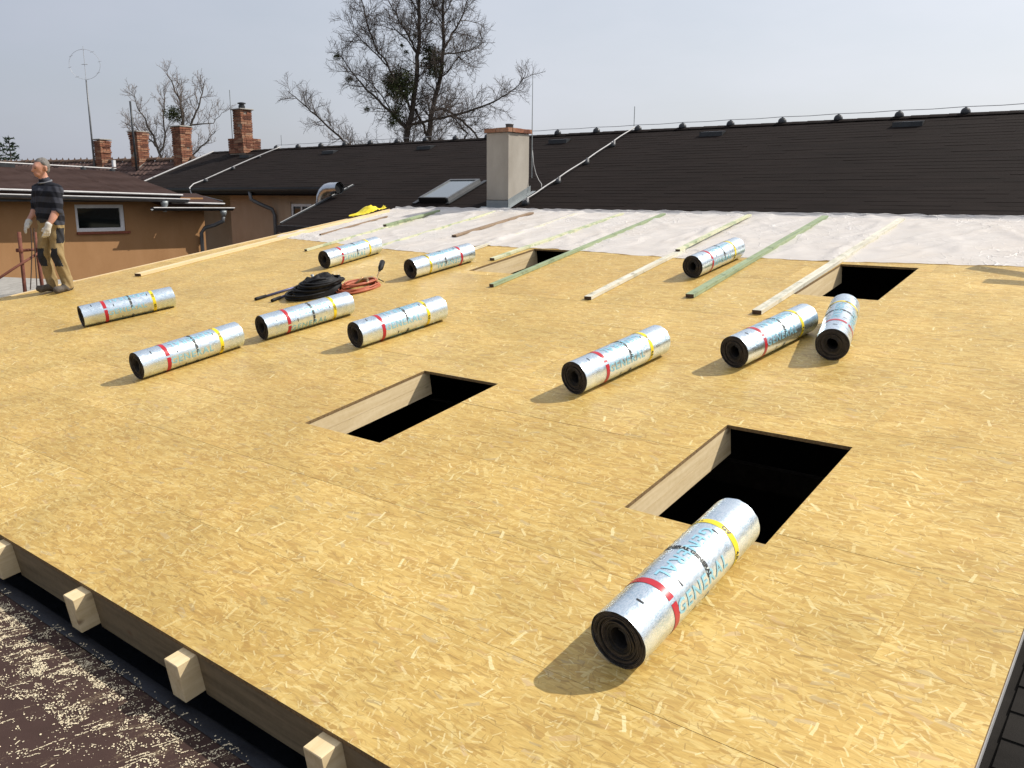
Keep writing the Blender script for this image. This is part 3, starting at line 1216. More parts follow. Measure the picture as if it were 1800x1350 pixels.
# unseen trestle and two planks, added past the right edge to cast streak shadows
ts = empty('trestle', deckM(0.9, 10.6, 0.0, -0.2))
tag(ts, 'unseen wooden trestle added past the right edge to cast shadow', 'trestle')
m = MB()
m.tube([(0.1, -0.35, 1.0), (0.1, -0.55, 0.0)], 0.03, 6)
m.obj('leg', RAW, ts)
m = MB()
m.tube([(0.1, 0.35, 1.0), (0.1, 0.55, 0.0)], 0.03, 6)
m.obj('leg', RAW, ts)
m = MB()
m.box(0.06, 0.14, -0.6, 0.6, 1.0, 1.1)
m.obj('beam', RAW, ts)
for yy, x0_, ang, lab in ((-0.13, -1.92, -0.42, 'unseen upper plank added across the trestle to cast a shadow streak'), (-0.70, -1.72, -0.04, 'unseen lower plank added across the trestle to cast a shadow streak')):
    m = MB()
    m.box(0, 2.6, -0.075, 0.075, 0, 0.035)
    o = m.obj('plank', RAWX, None, deckM(0.9, 10.6, 0.0, -0.2) @ T(x0_, yy, 1.103 if ang > -0.1 else 1.14) @ RZ(ang))
    tag(o, lab, 'plank', 'unseen planks added on the trestle')

# ------------------------------------------------------------------ hoses and tools
def coil(cx, cs, rx, ry, turns, rad, z0, seed, seg=26, rise=0.9, jit=0.05, layers=3):
    rr = random.Random(seed)
    pts = []
    for i in range(int(turns * seg) + 1):
        a = 2 * PI * i / seg
        tn = i / seg
        k = 1 + jit * noise.noise(Vector((tn * 0.9, seed, math.cos(a)))) * 2
        lay = tn % layers
        pts.append((cx + rx * k * math.cos(a) + 0.02 * noise.noise(Vector((tn, 3, seed))), cs + ry * k * math.sin(a), z0 + rad + rad * rise * 2 * (tn / turns) * layers * 0.9 * (0.75 + 0.5 * noise.noise(Vector((math.cos(a), math.sin(a), tn * 0.7))))))
    return pts


hb = empty('black_hose_coil', deckM(-8.0, 6.28) @ Matrix.Diagonal((0.86, 0.9, 1.0, 1.0)))
tag(hb, 'heap of coiled black hose behind the left middle roll', 'hose')
m = MB()
m.tube(coil(0.0, 0.05, 0.29, 0.33, 5, 0.013, 0.0, 2), 0.013, 7)
m.tube(coil(0.05, 0.10, 0.25, 0.29, 6, 0.013, 0.05, 5), 0.013, 7)
m.tube(coil(0.08, 0.12, 0.20, 0.25, 6, 0.013, 0.09, 9), 0.013, 7)
m.tube(coil(0.11, 0.14, 0.14, 0.20, 7, 0.013, 0.13, 14), 0.013, 7)
m.tube(coil(0.13, 0.17, 0.22, 0.27, 5, 0.013, 0.11, 33, jit=0.12), 0.013, 7)
m.obj('hose', BLACK, hb, smooth=True)
m = MB()
# loose black fabric-like bundle in the middle of the heap
vs, fs = [], []
na, nr = 28, 9
for j in range(nr + 1):
    t = j / nr
    for k in range(na):
        a = 2 * PI * k / na
        wv = 1 + 0.18 * noise.noise(Vector((math.cos(a) * 1.6, math.sin(a) * 1.6, t * 2)))
        r = math.sin(t * PI / 2) * 0.9 + 0.1
        hh = 0.22 * math.cos(t * PI / 2) ** 0.8 * (1 + 0.3 * noise.noise(Vector((math.cos(a) * 2, math.sin(a) * 2, t * 3 + 4))))
        vs.append((0.10 + 0.24 * r * wv * math.cos(a), 0.16 + 0.30 * r * wv * math.sin(a), max(0.004, hh)))
for j in range(nr):
    for k in range(na):
        k2 = (k + 1) % na
        fs.append((j * na + k, (j + 1) * na + k, (j + 1) * na + k2, j * na + k2))
fs.append(tuple(range(na)))
m.add(vs, fs)
m.obj('hose_core', BLACK, hb, smooth=True)

ORANGEH = flat('orange_hose_rubber', (0.42, 0.115, 0.055), 0.5)
ho = empty('orange_hose_coil', deckM(-7.62, 6.72))
tag(ho, 'coil of thin orange gas hose beside the black hose', 'hose')
m = MB()
m.tube(coil(0.0, 0.0, 0.19, 0.27, 6, 0.008, 0.0, 21, jit=0.08, layers=2), 0.008, 7)
m.tube(coil(0.02, 0.02, 0.16, 0.24, 4, 0.008, 0.02, 25, jit=0.16, layers=2), 0.008, 7)
m.tube(coil(-0.03, 0.05, 0.14, 0.22, 5, 0.008, 0.05, 41, jit=0.2, layers=3), 0.008, 7)
m.obj('hose', ORANGEH, ho, smooth=True)
m = MB()
BRASS = flat('dull_brass', (0.32, 0.20, 0.10), 0.4, 0.6)
m.tube([(-0.10, 0.05, 0.05), (-0.02, 0.10, 0.10), (0.05, 0.12, 0.11)], [0.016, 0.02, 0.012], 10)
m.tube([(-0.05, 0.0, 0.05), (0.0, 0.1, 0.13)], 0.011, 8)
m.tube([(0.05, 0.12, 0.10), (0.12, 0.05, 0.06)], [0.014, 0.018], 10)
m.obj('valve', BRASS, ho, smooth=True)

gt = empty('gas_torch', deckM(-7.72, 6.93))
tag(gt, 'black gas torch head propped up beside the orange hose', 'torch')
m = MB()
m.tube([(0.00, 0.00, 0.03), (0.10, 0.10, 0.045), (-0.02, 0.22, 0.06), (-0.10, 0.33, 0.09)], 0.007, 8)
m.obj('pipe', BRASS, gt, smooth=True)
m = MB()
m.tube([(-0.10, 0.33, 0.09), (-0.13, 0.38, 0.108), (-0.135, 0.39, 0.112), (-0.23, 0.52, 0.155)], [0.014, 0.02, 0.032, 0.034], 14)
m.obj('burner_cup', BLACK, gt, smooth=True)
m = MB()
m.tube([(0.04, 0.14, 0.05), (0.07, 0.06, -0.002)], 0.006, 8)
m.tube([(0.04, 0.16, 0.045), (0.10, 0.20, 0.003)], 0.006, 8)
m.obj('stand', BLACK, gt, smooth=True)

BLUEST = flat('blue_grey_steel', (0.085, 0.085, 0.16), 0.4, 0.4)
for i, (x, s, x1, s1, lab, hook) in enumerate(((-8.49, 5.90, -8.52, 6.75, 'longer blue grey bar with upturned hooked end, left of the black hose', True),
                                            (-8.20, 5.92, -8.36, 6.55, 'shorter blue grey bar with dark grip, touching the black hose', False))):
    L = math.hypot(x1 - x, s1 - s)
    b = empty('hand_bar', deckM(x, s, math.atan2(-(x1 - x), s1 - s)))
    tag(b, lab, 'tool', 'bars beside the hose')
    m = MB()
    m.tube([(0, 0.14, 0.018), (0, L, 0.022)], 0.014, 10)
    m.obj('shaft', BLUEST, b, smooth=True)
    m = MB()
    m.tube([(0, 0, 0.02), (0, 0.02, 0.02), (0, 0.16, 0.02)], [0.017, 0.02, 0.018], 10)
    m.obj('grip', BLACK, b, smooth=True)
    m = MB()
    if hook:
        m.tube([(0, L, 0.022), (0.0, L + 0.03, 0.03), (-0.005, L + 0.045, 0.07), (-0.01, L + 0.04, 0.11)], [0.014, 0.016, 0.017, 0.02], 10)
    else:
        m.tube([(0, L, 0.022), (0.01, L + 0.05, 0.028)], [0.014, 0.017], 10)
    m.obj('hook', ZINC, b, smooth=True)

# crumpled yellow plastic
vs, fs = [], []
na, nb = 30, 12
for i in range(na + 1):
    for j in range(nb + 1):
        u, v = i / na, j / nb - 0.5
        x = (v * 0.34) * (0.5 + 0.9 * math.sin(PI * min(1, u * 1.1))) + 0.05 * noise.noise(Vector((u * 6, v * 5, 0)))
        y = u * 1.25 + 0.04 * noise.noise(Vector((u * 7, v * 7, 9)))
        z = 0.02 + 0.17 * math.exp(-((u - 0.56) / 0.16) ** 2) * (1 - 3 * v * v) + 0.06 * abs(noise.noise(Vector((u * 9, v * 6, 4)))) + 0.07 * math.exp(-((u - 1.0) / 0.05) ** 2) * (1 if abs(v) < 0.2 else 0.2)
        vs.append((x, y, max(0.01, z)))
for i in range(na):
    for j in range(nb):
        a = i * (nb + 1) + j
        fs.append((a, a + 1, a + nb + 2, a + nb + 1))
m = MB()
m.add(vs, fs)
tag(m.obj('crumpled_bag', YELPLASTIC, None, deckM(-12.56, 10.95, 0.05, 0.036) @ Matrix.Diagonal((0.75, 0.75, 0.65, 1.0)), True), 'crumpled yellow plastic at the top left corner of the roof', 'bag')

# ------------------------------------------------------------------ main house with the big charcoal roof
mh = empty('main_house', T(-15, 14, -4))
MHI = T(15, -14, 4)
tag(mh, 'long house with a big charcoal shingle roof behind the boards', 'house')


def mh_obj(mb, name, mat, parent=None, smooth=False):
    p = parent or mh
    o = link(name, mb.mesh(name, mat, smooth), p)
    o.matrix_local = MHI if p is mh else Matrix.Identity(4)
    return o


X0, X1 = -25.5, 9.0
YR, ZR = 16.25, roofz(16.25)
m = MB()
for (a, b, yl) in ((X0, -15.42, 13.2), (-15.42, X1, 11.33)):
    vs = [(a, yl, roofz(yl) - 0.03), (b, yl, roofz(yl) - 0.03), (b, YR, ZR - 0.03), (a, YR, ZR - 0.03)]
    vs += [(x, y, z - 0.12) for (x, y, z) in vs]
    m.add(vs, [(0, 1, 2, 3), (7, 6, 5, 4), (0, 4, 5, 1), (1, 5, 6, 2), (2, 6, 7, 3), (3, 7, 4, 0)])
yb = 21.0
vs = [(X0, YR, ZR - 0.03), (X1, YR, ZR - 0.03), (X1, yb, ZR - 0.03 - math.tan(A22) * (yb - YR)), (X0, yb, ZR - 0.03 - math.tan(A22) * (yb - YR))]
vs += [(x, y, z - 0.12) for (x, y, z) in vs]
m.add(vs, [(0, 1, 2, 3), (7, 6, 5, 4), (0, 4, 5, 1), (1, 5, 6, 2), (2, 6, 7, 3), (3, 7, 4, 0)])
mroof = mh_obj(m, 'roof', SHINGLE)
# courses of shingles as stepped strips
m = MB()
EX = 0.142
d = 0.0
ca, sa = math.cos(A22), math.sin(A22)
LEN = (YR - 11.33) / ca
ri = 0
rr = random.Random(8)
while d < LEN:
    xa = X0 if (YR - (d + EX) * ca) > 13.16 else -15.42
    x = xa
    top = d - 0.03
    while x < X1:
        xe = min(X1, x + rr.uniform(0.25, 1.0))
        dd = d + EX + rr.uniform(-0.009, 0.007)
        lift = rr.uniform(0.0025, 0.0065)
        P = []
        for (xx, dist, off) in ((x, dd, -0.012), (xe, dd, -0.012), (xe, dd, lift), (x, dd, lift), (xe, max(0, top), 0.002), (x, max(0, top), 0.002)):
            P.append((xx, YR - dist * ca - off * sa, ZR - dist * sa + off * ca))
        m.add(P, [(0, 1, 2, 3), (3, 2, 4, 5)])
        x = xe
    d += EX
    ri += 1
o = mh_obj(m, 'shingle_courses', SHINGLE, mroof)
o['kind'] = 'stuff'
# ridge capping
m = MB()
x = X0
while x < X1:
    xe = min(X1, x + 0.30)
    z = ZR + 0.018 + rr.uniform(0, 0.004)
    vs = []
    for xx, up in ((x, 0.006), (xe + 0.03, 0.0)):
        vs += [(xx, YR - 0.13, z + up - 0.054), (xx, YR, z + up), (xx, YR + 0.13, z + up - 0.054)]
    m.add(vs, [(0, 3, 4, 1), (1, 4, 5, 2), (0, 1, 2)])
    x = xe
mh_obj(m, 'ridge_capping', SHINGLE, mroof)
# left verge trim
m = MB()
m.tube([(X0 - 0.02, 13.15, roofz(13.15) + 0.02), (X0 - 0.02, YR, ZR + 0.03)], 0.025, 6)
mh_obj(m, 'verge_trim', STEEL, mroof)
# verge of the lower wing
m = MB()
for (ya, yb2) in ((11.33, 13.4),):
    vs = []
    for y in (ya, yb2):
        z = roofz(y)
        vs += [(-15.45, y, z + 0.022), (-15.40, y, z + 0.022), (-15.40, y, z - 0.18), (-15.45, y, z - 0.18)]
    m.add(vs, [(0, 4, 5, 1), (1, 5, 6, 2), (2, 6, 7, 3), (3, 7, 4, 0), (0, 1, 2, 3), (7, 6, 5, 4)])
mh_obj(m, 'verge_flashing', DARKMETAL, mroof)
m = MB()
m.tube([(-15.455, 11.33, roofz(11.33) + 0.028), (-15.455, 13.4, roofz(13.4) + 0.028)], 0.012, 6)
mh_obj(m, 'verge_bead', GREYMETAL, mroof)
m = MB()
m.box(-15.4, -12.62, 11.20, 11.33, roofz(11.33) - 0.16, roofz(11.33) - 0.02)
mh_obj(m, 'eave_gutter', DARKMETAL, mroof)
# roof vents (low wedges)
for (x, y) in ((-11.3, 15.79), (-7.68, 15.83), (-4.12, 15.87), (-19.04, 15.75), (-15.38, 15.77), (-22.89, 15.72)):
    z = roofz(y)
    m = MB()
    wv, dv, hv = 0.24, 0.24, 0.085
    vs = [(x - wv, y - dv / 2, z - dv / 2 * 0.4 + 0.0), (x + wv, y - dv / 2, z - dv / 2 * 0.4), (x + wv, y - dv / 2, z - dv / 2 * 0.4 + hv), (x - wv, y - dv / 2, z - dv / 2 * 0.4 + hv),
          (x - wv * 0.9, y + dv / 2, z + dv / 2 * 0.4 + 0.015), (x + wv * 0.9, y + dv / 2, z + dv / 2 * 0.4 + 0.015)]
    m.add(vs, [(0, 1, 2, 3), (3, 2, 5, 4), (0, 3, 4), (1, 5, 2)])
    mh_obj(m, 'roof_vent', DARKMETAL, mroof)
# walls
m = MB()
m.box(-20.75, -15.0, 13.62, 13.8, -4, 2.40)
m.box(-25.4, -20.75, 14.9, 15.1, -4, 2.9)
m.box(-20.9, -20.75, 13.8, 15.0, -4, 2.5)
m.box(-25.4, -25.2, 13.5, 19, -4, 2.3)
m.box(-15.2, -15.0, 11.5, 13.62, -4, 1.5)
mh_obj(m, 'wall', BEIGE)
m = MB()
m.box(-25.4, -15.42, 13.18, 13.62, 2.215, 2.235)
mh_obj(m, 'soffit', DARKMETAL)
# gutter: half pipe
def half_gutter(xa, xb, y, z, r, along='x'):
    mb = MB()
    vs, fs = [], []
    prof = [(-r, 0.012), (-r, 0)] + [(-r * math.cos(t * PI / 8), -r * math.sin(t * PI / 8)) for t in range(1, 8)] + [(r, 0)]
    inner = [(p * 0.9, q * 0.9 + 0.001) for (p, q) in prof[1:]][::-1]
    prof = prof + inner
    n = len(prof)
    for e in (xa, xb):
        for (p, q) in prof:
            vs.append((e, y + p, z + q) if along == 'x' else (y + p, e, z + q))
    for k in range(n):
        k2 = (k + 1) % n
        fs.append((k, n + k, n + k2, k2))
    h = n // 2
    mb.add(vs, fs)
    return mb


mg = half_gutter(-24.9, -15.48, 13.13, 2.315, 0.075)
mh_obj(mg, 'gutter', DARKMETAL)
m = MB()
m.box(-25.4, -15.44, 13.205, 13.23, 2.235, 2.36)
mh_obj(m, 'fascia', DARKMETAL)
m = MB()
m.tube([(-19.1, 13.13, 2.26), (-19.08, 13.14, 2.06), (-18.95, 13.3, 1.95), (-18.72, 13.5, 1.82), (-18.68, 13.54, 1.68), (-18.68, 13.54, -1.5)], 0.05, 12)
mh_obj(m, 'downpipe', GREYMETAL, smooth=True)
# small window in the beige wall
m = MB()
for bx in ((-18.03, -17.97, 1.2, 1.96), (-17.30, -17.24, 1.2, 1.96), (-17.97, -17.30, 1.90, 1.96), (-17.66, -17.61, 1.2, 1.90)):
    m.box(bx[0], bx[1], 13.585, 13.66, bx[2], bx[3])
wf = mh_obj(m, 'window', WHITEPVC)
m = MB()
m.box(-17.97, -17.30, 13.612, 13.619, 1.2, 1.90)
mh_obj(m, 'pane', GLASS, wf)
m = MB()
m.box(-18.28, -18.032, 13.56, 13.64, 1.2, 1.99)
mh_obj(m, 'window_reveal', BEIGE)

# bent duct outlet on the lower wing edge
m = MB()
path, rad = [], []
for i in range(9):
    t = i / 8 * PI / 2
    path.append((-15.76 + 0.34 * (1 - math.cos(t)), 12.72, 2.02 + 0.30 * math.sin(t)))
path = [(-15.78, 12.72, 1.55), (-15.77, 12.72, 1.95)] + path + [(-15.30, 12.72, 2.325), (-15.12, 12.72, 2.33)]
rad = [0.125] * len(path)
for i in range(2, len(path), 2):
    rad[i] = 0.131
m.tube(path, rad, 20, caps=False)
du = mh_obj(m, 'duct_elbow', DUCT, smooth=True)
m = MB()
M_ = T(-15.13, 12.72, 2.33) @ RY(PI / 2)
m.lathe([(0.112, -0.05), (0.112, -0.045)], 18, M_)
mh_obj(m, 'duct_opening', BLACK, du)

# plastered chimney
m = MB()
cx0, cx1, cy0, cy1 = -10.47, -9.955, 12.3, 12.92
m.box(cx0, cx1, cy0, cy1, 2.09, 3.285)
me = m.mesh('chimney', GREYPL)
bevel_mesh(me, 0.008)
ch = link('chimney', me, mh)
ch.matrix_local = MHI
ch['label'] = 'grey plastered chimney with a brick cap'
m = MB()
m.cur = 0
rr = random.Random(2)
# cap: ring of bricks laid flat
def brick_ring(mb, x0, x1, y0, y1, z0, z1, bl, gap=0.008, dep=0.1):
    for (a, b, fixed, axis) in ((x0, x1, y0, 'x'), (x0, x1, y1, 'x'), (y0 + dep, y1 - dep, x0, 'y'), (y0 + dep, y1 - dep, x1, 'y')):
        p = a
        while p < b - 0.02:
            q = min(b, p + bl * rr.uniform(0.92, 1.06))
            j = rr.uniform(-0.006, 0.006)
            if axis == 'x':
                yA, yB = (fixed, fixed + dep) if fixed == y0 else (fixed - dep, fixed)
                mb.box(p + gap / 2, q - gap / 2, yA + j, yB + j, z0, z1 + rr.uniform(-0.003, 0.003))
            else:
                xA, xB = (fixed, fixed + dep) if fixed == x0 else (fixed - dep, fixed)
                mb.box(xA + j, xB + j, p + gap / 2, q - gap / 2, z0, z1 + rr.uniform(-0.003, 0.003))
            p = q
brick_ring(m, cx0 - 0.035, cx1 + 0.035, cy0 - 0.035, cy1 + 0.035, 3.292, 3.365, 0.26, 0.008, 0.12)
o = mh_obj(m, 'cap_bricks', BRICK, ch)
m = MB()
m.box(cx0 + 0.0, cx1 - 0.0, cy0 + 0.0, cy1 - 0.0, 3.288, 3.358)
mh_obj(m, 'cap_slab', MORTAR, ch)
m = MB()
m.lathe([(0.07, 3.36), (0.07, 3.44), (0.076, 3.44), (0.076, 3.455), (0.06, 3.455), (0.06, 3.37)], 18, T(-10.17, 12.6, 0), False, False)
mh_obj(m, 'flue_pipe', GREYMETAL, ch, True)
m = MB()
# stepped zinc flashing: front apron and right side
m.box(cx0 + 0.012, cx1 - 0.0, cy0 - 0.012, cy0 - 0.003, 1.93, 2.085)
vs = [(cx1 + 0.006, cy0 - 0.012, 1.93), (cx1 + 0.006, cy1 + 0.03, roofz(cy1 + 0.03)), (cx1 + 0.006, cy1 + 0.03, roofz(cy1) + 0.16), (cx1 + 0.006, cy0 - 0.012, roofz(cy0) + 0.155)]
vs += [(x + 0.012, y, z) for (x, y, z) in vs]
m.add(vs, [(3, 2, 1, 0), (4, 5, 6, 7), (0, 1, 5, 4), (1, 2, 6, 5), (2, 3, 7, 6), (3, 0, 4, 7)])
vs = [(cx0 - 0.12, cy0 - 0.18, roofz(cy0 - 0.18) + 0.022), (cx1 + 0.10, cy0 - 0.18, roofz(cy0 - 0.18) + 0.022), (cx1 + 0.10, cy0, roofz(cy0) + 0.024), (cx0 - 0.12, cy0, roofz(cy0) + 0.024)]
m.add(vs, [(0, 1, 2, 3)])
vs = [(cx1 + 0.005, cy0, roofz(cy0) + 0.026), (cx1 + 0.10, cy0, roofz(cy0) + 0.026), (cx1 + 0.10, cy1 + 0.1, roofz(cy1 + 0.1) + 0.026), (cx1 + 0.005, cy1 + 0.1, roofz(cy1 + 0.1) + 0.026)]
m.add(vs, [(0, 1, 2, 3)])
mh_obj(m, 'flashing', ZINC, ch)

# skylight beside the chimney
SKM = T(-12.02, 12.99, roofz(12.99)) @ RX(A22)
m = MB()
hw, hl = 0.41, 0.52
for bx in ((-hw, -hw + 0.05, -hl, hl), (hw - 0.05, hw, -hl, hl), (-hw + 0.05, hw - 0.05, -hl, -hl + 0.06), (-hw + 0.05, hw - 0.05, hl - 0.05, hl)):
    m.box(bx[0], bx[1], bx[2], bx[3], 0.0, 0.10, SKM)
sk = mh_obj(m, 'skylight', GREYMETAL)
m = MB()
m.box(-hw + 0.05, hw - 0.05, -hl + 0.06, hl - 0.05, 0.07, 0.082, SKM)
mh_obj(m, 'pane', SKYGLASS, sk)
m = MB()
m.box(-hw + 0.046, hw - 0.046, -hl - 0.03, -hl - 0.002, 0.005, 0.115, SKM)
mh_obj(m, 'lower_rail', BLACK, sk)
m = MB()
m.box(-hw - 0.10, -hw - 0.002, -hl - 0.1, hl + 0.1, 0.016, 0.03, SKM)
mh_obj(m, 'flashing', DARKMETAL, sk)
m = MB()
m.box(hw + 0.002, hw + 0.10, -hl - 0.1, hl + 0.1, 0.016, 0.03, SKM)
mh_obj(m, 'flashing', DARKMETAL, sk)


# brick chimneys -------------------------------------------------
def brick_stack(name, parent, x, y, z0, wx, wy, h, bl=0.25, bh=0.075, rz=0.0, corbel=True, base=None, seed=1, local=None):
    """one chimney: mortar core, real coursed bricks, corbel, cap"""
    rr2 = random.Random(seed)
    root = empty(name, T(x, y, z0) @ RZ(rz))
    core = MB()
    core.box(-wx / 2 + 0.02, wx / 2 - 0.02, -wy / 2 + 0.02, wy / 2 - 0.02, -0.8, h - 0.02)
    mb = MB()
    z = -0.5
    i = 0
    while z < h - 0.03:
        ext = 0.0
        if corbel and z > h - 0.30:
            ext = 0.035 if z > h - 0.16 else 0.02
        if corbel and h * 0.42 < z < h * 0.42 + bh and h > 0.9:
            ext = 0.02
        a, b, c, d = -wx / 2 - ext, wx / 2 + ext, -wy / 2 - ext, wy / 2 + ext
        dep = 0.11
        for (p0, p1, fx, ax) in ((a, b, c, 'x'), (a, b, d, 'x'), (c + dep, d - dep, a, 'y'), (c + dep, d - dep, b, 'y')):
            p = p0
            first = True
            while p < p1 - 0.015:
                ln = bl * (0.5 if (first and i % 2) else 1.0)
                q = min(p1, p + ln)
                if p1 - q < 0.04:
                    q = p1
                first = False
                j = rr2.uniform(-0.008, 0.006)
                if rr2.random() < 0.05:
                    j -= 0.02
                sgn = 1 if fx in (c, a) else -1
                f0, f1 = fx - sgn * j, fx + sgn * dep
                lo, hi = min(f0, f1), max(f0, f1)
                if ax == 'x':
                    mb.box(p + 0.006, q - 0.006, lo, hi, z + 0.006, z + bh - 0.006)
                else:
                    mb.box(lo, hi, p + 0.006, q - 0.006, z + 0.006, z + bh - 0.006)
                p = q
        z += bh
        i += 1
    return root, core, mb


def finish_stack(root, core, mb, wx, wy, h, slab=0.05, pot=None, seed=0):
    core.obj('mortar_core', MORTAR, root)
    b = mb.obj('brickwork', BRICK, root)
    b['kind'] = 'stuff'
    c = MB()
    c.box(-wx / 2 - 0.05, wx / 2 + 0.05, -wy / 2 - 0.05, wy / 2 + 0.05, h + 0.002, h + slab)
    me = c.mesh('cap_slab', CONCRETE)
    bevel_mesh(me, 0.012)
    link('cap_slab', me, root)
    if pot:
        p = MB()
        p.lathe([(pot, h + slab), (pot, h + slab + 0.10), (pot * 0.8, h + slab + 0.10), (pot * 0.8, h + slab + 0.15), (pot * 1.25, h + slab + 0.15), (pot * 1.25, h + slab + 0.18), (pot * 0.5, h + slab + 0.2)], 16)
        p.obj('flue_cowl', DARKMETAL, root, smooth=False)


root, core, mb = brick_stack('brick_chimney', None, -23.74, 16.2, 3.85, 0.44, 0.40, 0.90, bl=0.22, corbel=False, seed=4)
finish_stack(root, core, mb, 0.44, 0.40, 0.90, 0.04, 0.10)
m = MB()
rr = random.Random(6)
for z in [-0.40 + 0.075 * i for i in range(6)]:
    brick_ring(m, -0.36, 0.44, -0.32, 0.32, z + 0.005, z + 0.07, 0.25, 0.01, 0.12)
o = m.obj('base_brickwork', BRICK, root)
o['kind'] = 'stuff'
m = MB()
m.box(-0.33, 0.41, -0.29, 0.29, -0.5, 0.04)
m.obj('base_core', MORTAR, root)
m = MB()
m.tube([(-0.25, -0.23, 0.04), (-0.25, -0.23, 1.5)], 0.012, 6)
m.obj('lightning_rod', ZINC, root)
tag(root, 'clean red brick chimney with a wide base at the end of the charcoal ridge', 'chimney')

# ------------------------------------------------------------------ lightning conductors on the charcoal roof
lc = empty('lightning_conductor', T(-9.7, 12.5, 2.1))
tag(lc, 'lightning conductor cable running up the charcoal roof right of the plastered chimney', 'cable', 'lightning conductor lines')
LI = T(9.7, -12.5, -2.1)
m = MB()
pts = []
for i in range(30):
    y = 12.40 + (16.2 - 12.40) * i / 29
    pts.append((-9.68 + 0.03 * noise.noise(Vector((y * 1.5, 0, 0))), y, roofz(y) + 0.09 + 0.015 * noise.noise(Vector((y * 2, 5, 0)))))
m.tube(pts, 0.013, 6)
m.tube([(-9.93, 12.98, 3.0), (-9.91, 13.0, 2.75), (-9.87, 13.02, 2.58), (-9.80, 13.02, 2.46), (-9.72, 13.0, 2.39), (-9.68, 12.95, roofz(12.95) + 0.09)], 0.007, 6)
o = m.obj('wire', STEEL, lc, LI, True)
for y in (12.47, 13.45, 14.4, 15.35):
    m = MB()
    z = roofz(y)
    m.lathe([(0.075, z - 0.03), (0.07, z + 0.05), (0.04, z + 0.08)], 10, T(-9.68, y, 0))
    m.obj('wire_holder', DARKMETAL, lc, LI, True)
    m = MB()
    m.box(-9.65, -9.62, y - 0.03, y + 0.02, z + 0.06, z + 0.12)
    m.obj('clamp', STEEL, lc, LI)

rl = empty('ridge_conductor', T(-12, 16.25, 3.5))
tag(rl, 'thin wire carried on round black holders along the charcoal ridge', 'cable', 'lightning conductor lines')
RI = T(12, -16.25, -3.5)
kx = [-22.16 + 1.045 * i for i in range(30)]
m = MB()
pts = []
for i, x in enumerate(kx):
    pts.append((x, YR, ZR + 0.122))
    pts.append((x + 0.52, YR, ZR + 0.112))
m.tube(pts, 0.006, 5)
m.obj('wire', STEEL, rl, RI)
kn = MB()
kn.lathe([(0.078, -0.02), (0.080, 0.02), (0.072, 0.055), (0.050, 0.082), (0.020, 0.096), (0.008, 0.112)], 14)
knm = kn.mesh('wire_holder', DARKMETAL, True)
for x in kx:
    o = link('wire_holder', knm, rl)
    o.matrix_local = RI @ T(x, YR, ZR + 0.012)
m = MB()
m.tube([(-9.72, YR, ZR + 0.1), (-9.72, YR, ZR + 0.50)], 0.008, 5)
m.obj('rod', ZINC, rl, RI)
m = MB()
m.tube([(-21.9, YR, ZR + 0.1), (-21.9, YR, ZR + 0.40)], 0.008, 5)
m.obj('rod', ZINC, rl, RI)

l2 = empty('lightning_conductor', T(-22.1, 13.2, 2.3))
tag(l2, 'lightning conductor cable down the left part of the charcoal roof, bending over its gutter', 'cable', 'lightning conductor lines')
LI2 = T(22.1, -13.2, -2.3)
m = MB()
pts = [(-21.5, 13.0, 2.0), (-21.62, 13.02, 2.18), (-21.85, 13.1, 2.36), (-22.05, 13.35, 2.47), (-22.1, 13.7, roofz(13.7) + 0.07)]
for i in range(12):
    y = 13.95 + 2.25 * i / 11
    pts.append((-22.08 + 0.2 * (i / 11) ** 3, y, roofz(y) + 0.075))
m.tube(pts, 0.017, 6)
m.obj('wire', STEEL, l2, LI2, True)
for y in (13.75, 14.65, 15.55):
    m = MB()
    z = roofz(y)
    m.lathe([(0.075, z - 0.03), (0.07, z + 0.05), (0.04, z + 0.08)], 10, T(-22.07, y, 0))
    m.obj('wire_holder', DARKMETAL, l2, LI2, True)

# rod beside the chimney
m = MB()
m.tube([(-9.925, 12.97, 2.5), (-9.93, 12.97, 3.3), (-9.93, 12.97, 4.40)], [0.009, 0.009, 0.005], 6)
tag(m.obj('lightning_rod', ZINC), 'tall thin lightning rod fixed to the plastered chimney', 'rod')

# ------------------------------------------------------------------ orange brown house on the left
lh = empty('orange_house', T(-19, 9, -4))
LHI = T(19, -9, 4)
tag(lh, 'low orange brown house with a brown roof behind the standing man', 'house')


def lh_obj(mb, name, mat, parent=None, smooth=False):
    p = parent or lh
    o = link(name, mb.mesh(name, mat, smooth), p)
    o.matrix_local = LHI if p is lh else Matrix.Identity(4)
    return o


WX = -18.66
WY0, WY1, WZ0, WZ1 = 8.50, 9.57, 1.368, 1.938
m = MB()
m.box(WX - 0.3, WX, -2.0, WY0, -4, 2.16)
m.box(WX - 0.3, WX, WY1, 11.52, -4, 2.1)
m.box(WX - 0.3, WX, WY0, WY1, -4, WZ0)
m.box(WX - 0.3, WX, WY0, WY1, WZ1, 2.15)
m.box(WX - 4.0, WX - 0.3, 11.22, 11.52, -4, 1.8)
lh_obj(m, 'wall', ORANGE)
m = MB()
for (a, b, c, d) in ((WY0, WY0 + 0.065, WZ0, WZ1), (WY1 - 0.085, WY1, WZ0, WZ1), (WY0 + 0.065, WY1 - 0.085, WZ0, WZ0 + 0.075), (WY0 + 0.065, WY1 - 0.085, WZ1 - 0.075, WZ1)):
    m.box(WX - 0.12, WX - 0.035, a, b, c, d)
wf = lh_obj(m, 'window', WHITEPVC)
m = MB()
m.box(WX - 0.1, WX - 0.07, WY0 + 0.065, WY1 - 0.085, WZ0 + 0.075, WZ1 - 0.075)
lh_obj(m, 'pane', GLASS, wf)
SILL = flat('red_brown_sill', (0.22, 0.06, 0.03), 0.6)
